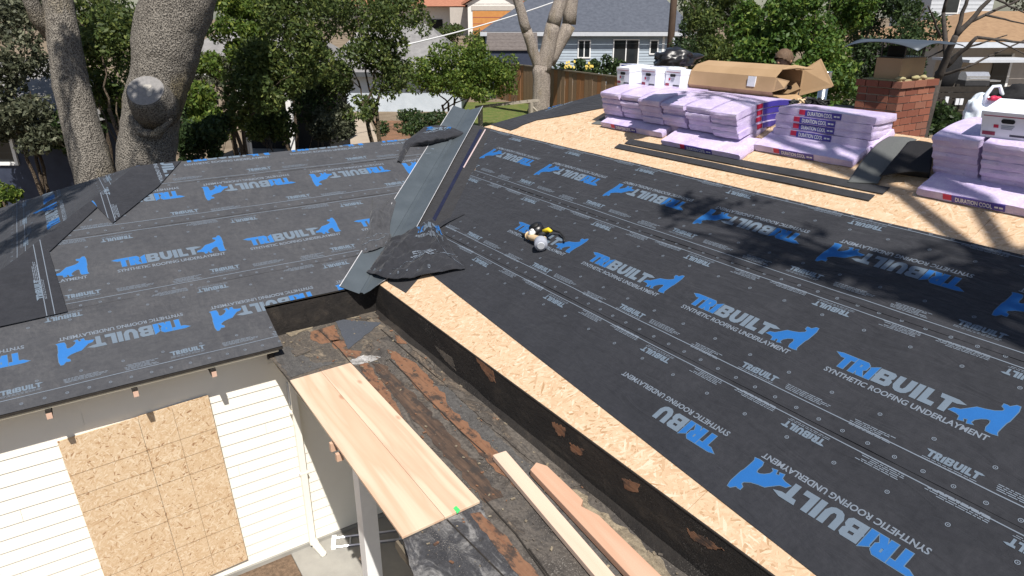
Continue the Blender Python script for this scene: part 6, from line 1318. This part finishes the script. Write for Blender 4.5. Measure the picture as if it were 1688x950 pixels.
for i in range(9): vb(pb, 'slat', 'dark_gap', (0, 0, -.17*(i+1)), (190*k_, .04, -.17*i-.02))
for i in range(4): vb(pb, 'post', 'dark_gap', (60*k_*i, .042, -2.4), (60*k_*i+.09, .12, .05))
for i, (px, py) in enumerate(((1578, 168), (1585, 168), (1561, 165))):
    q = vframe(px, py, 20.9); o = MB().lo((-.05, 0, -.09), (.05, .05, .09)).build('notice_card', M['tape'], None, M=q); tag(o, 'small pale card on the dark patio screen, %s' % ('middle of three', 'rightmost of three', 'leftmost and widest')[i], 'card', 'cards on the screen')
for j in range(5):
    p = gz_at(1480+34*j, 17.5); tree('shrub', 'dark shrub in the shade behind the chimney, %s from the left' % ordinal(j), 'shrub', p, p+Vector((0, 0, .8)), [CL(1480+34*j, 200+6*(j % 2), 17.5, 26, 26)], 1200, .07, 'leaf_dark', .04, 'bark_brown', 50+j, 'shrubs behind the chimney')
# pale sided building far right
Mx = vframe(1530, 30, 60); fb = thing('far_building', 'far pale sided building glimpsed through the bare branches', 'building', M=Mx); wl = vb(fb, 'wall', 'fascia_grey', (0, 0, -6), (5.0, 6, 3.0)); laps(wl, 0, 5.0, -2, 3, .3, 'fascia_grey')
window(fb, 1.2, 2.2, .4, 1.6, -.03, 0)
# flowers by the blue house
for j, (px, py) in enumerate(((940, 107), (972, 110), (1030, 112), (1000, 100))):
    D = 36; p = gz_at(px, D); t_ = tree('flower_shrub', 'leafy shrub with %s before the blue house, %s from the left' % (('yellow blooms', 'yellow blooms', 'tall stems', 'tall stems')[j], ordinal((0, 1, 3, 2)[j])), 'shrub', p, p+Vector((0, 0, .8)), [CL(px, py+8, D, 24, 16)], 900, .10, 'leaf_dark', .04, 'bark_brown', 70+j, 'shrubs before the blue house')
    if j < 2:
        mb = MB()
        for q_ in range(9): c_ = AT(px+random.uniform(-9, 9), py+random.uniform(-6, 6), D-.7); mb.add([c_+Vector((.07*cos(a), .07*sin(a)*.3, .07*sin(a))) for a in [2*pi*i/6 for i in range(6)]], [tuple(range(6))])
        part(mb, 'blooms', M['flower'], t_)['kind'] = 'stuff'
# far row of trees closing the view
for j in range(26):
    px = -120+78*j+random.uniform(-18, 18); D = random.uniform(95, 150); p = gz_at(px, D); h_ = random.uniform(7, 11)
    tree('far_tree', 'distant tree in the row beyond the rooftops', 'tree', p, p+Vector((0, 0, h_*.45)), [(tuple(p+Vector((random.uniform(-1.5, 1.5), random.uniform(-1, 1), h_*(.5+.2*q_)))), (random.uniform(2.2, 3.6), 2.6, random.uniform(1.8, 2.6))) for q_ in range(3)], 900, .42, random.choice(['leaf', 'leaf_dark', 'leaf_grey', 'leaf']), .22, 'bark_brown', 100+j, 'distant trees beyond the rooftops', twigs=1)
# ------------------------------------------------------------------ trees standing outside the picture whose shade falls on the roof
def shade_clumps(targets, t, r_):
    out = []
    for (px, py, kind) in targets:
        p = PB(px, py) if kind == 'B' else onpl(px, py, (-K, 0, 1), HA+4.5*K) if kind == 'H' else PA(px, py); tt = t+random.uniform(-.5, .5); q = p+SUN/SUN.z*tt; out.append((tuple(q), (r_*random.uniform(.8, 1.2), r_*random.uniform(.8, 1.2), r_*.55)))
    return out
cl = shade_clumps([(1150, 350, 'B'), (1320, 415, 'B'), (1460, 445, 'B'), (1590, 500, 'B'), (1660, 450, 'B')], 6.6, .34)+shade_clumps([(1150, 190, 'B'), (1290, 215, 'B')], 6.5, .2)
tree('street_tree', 'tall open crowned tree standing behind the viewer, outside the picture', 'tree', (1.2, -12.5, 0), (1.3, -10.2, 7.5), cl, 700, .085, 'leaf', .24, 'bark', 200, twigs=4)
cl = shade_clumps([(20, 350, 'H'), (60, 345, 'H'), (100, 320, 'H'), (35, 395, 'H')], 6.5, .3)+[(tuple(AT(*q)+SUN/SUN.z*6.5), (.35, .35, .3)) for q in ((120, 60, 11.4), (262, 250, 10.7))]
tree('street_tree', 'thin branched tree standing left of the house, outside the picture', 'tree', (-8.5, -2.0, 0), (-7.0, -1.8, 7.0), cl, 1700, .08, 'leaf', .16, 'bark', 210, twigs=5)
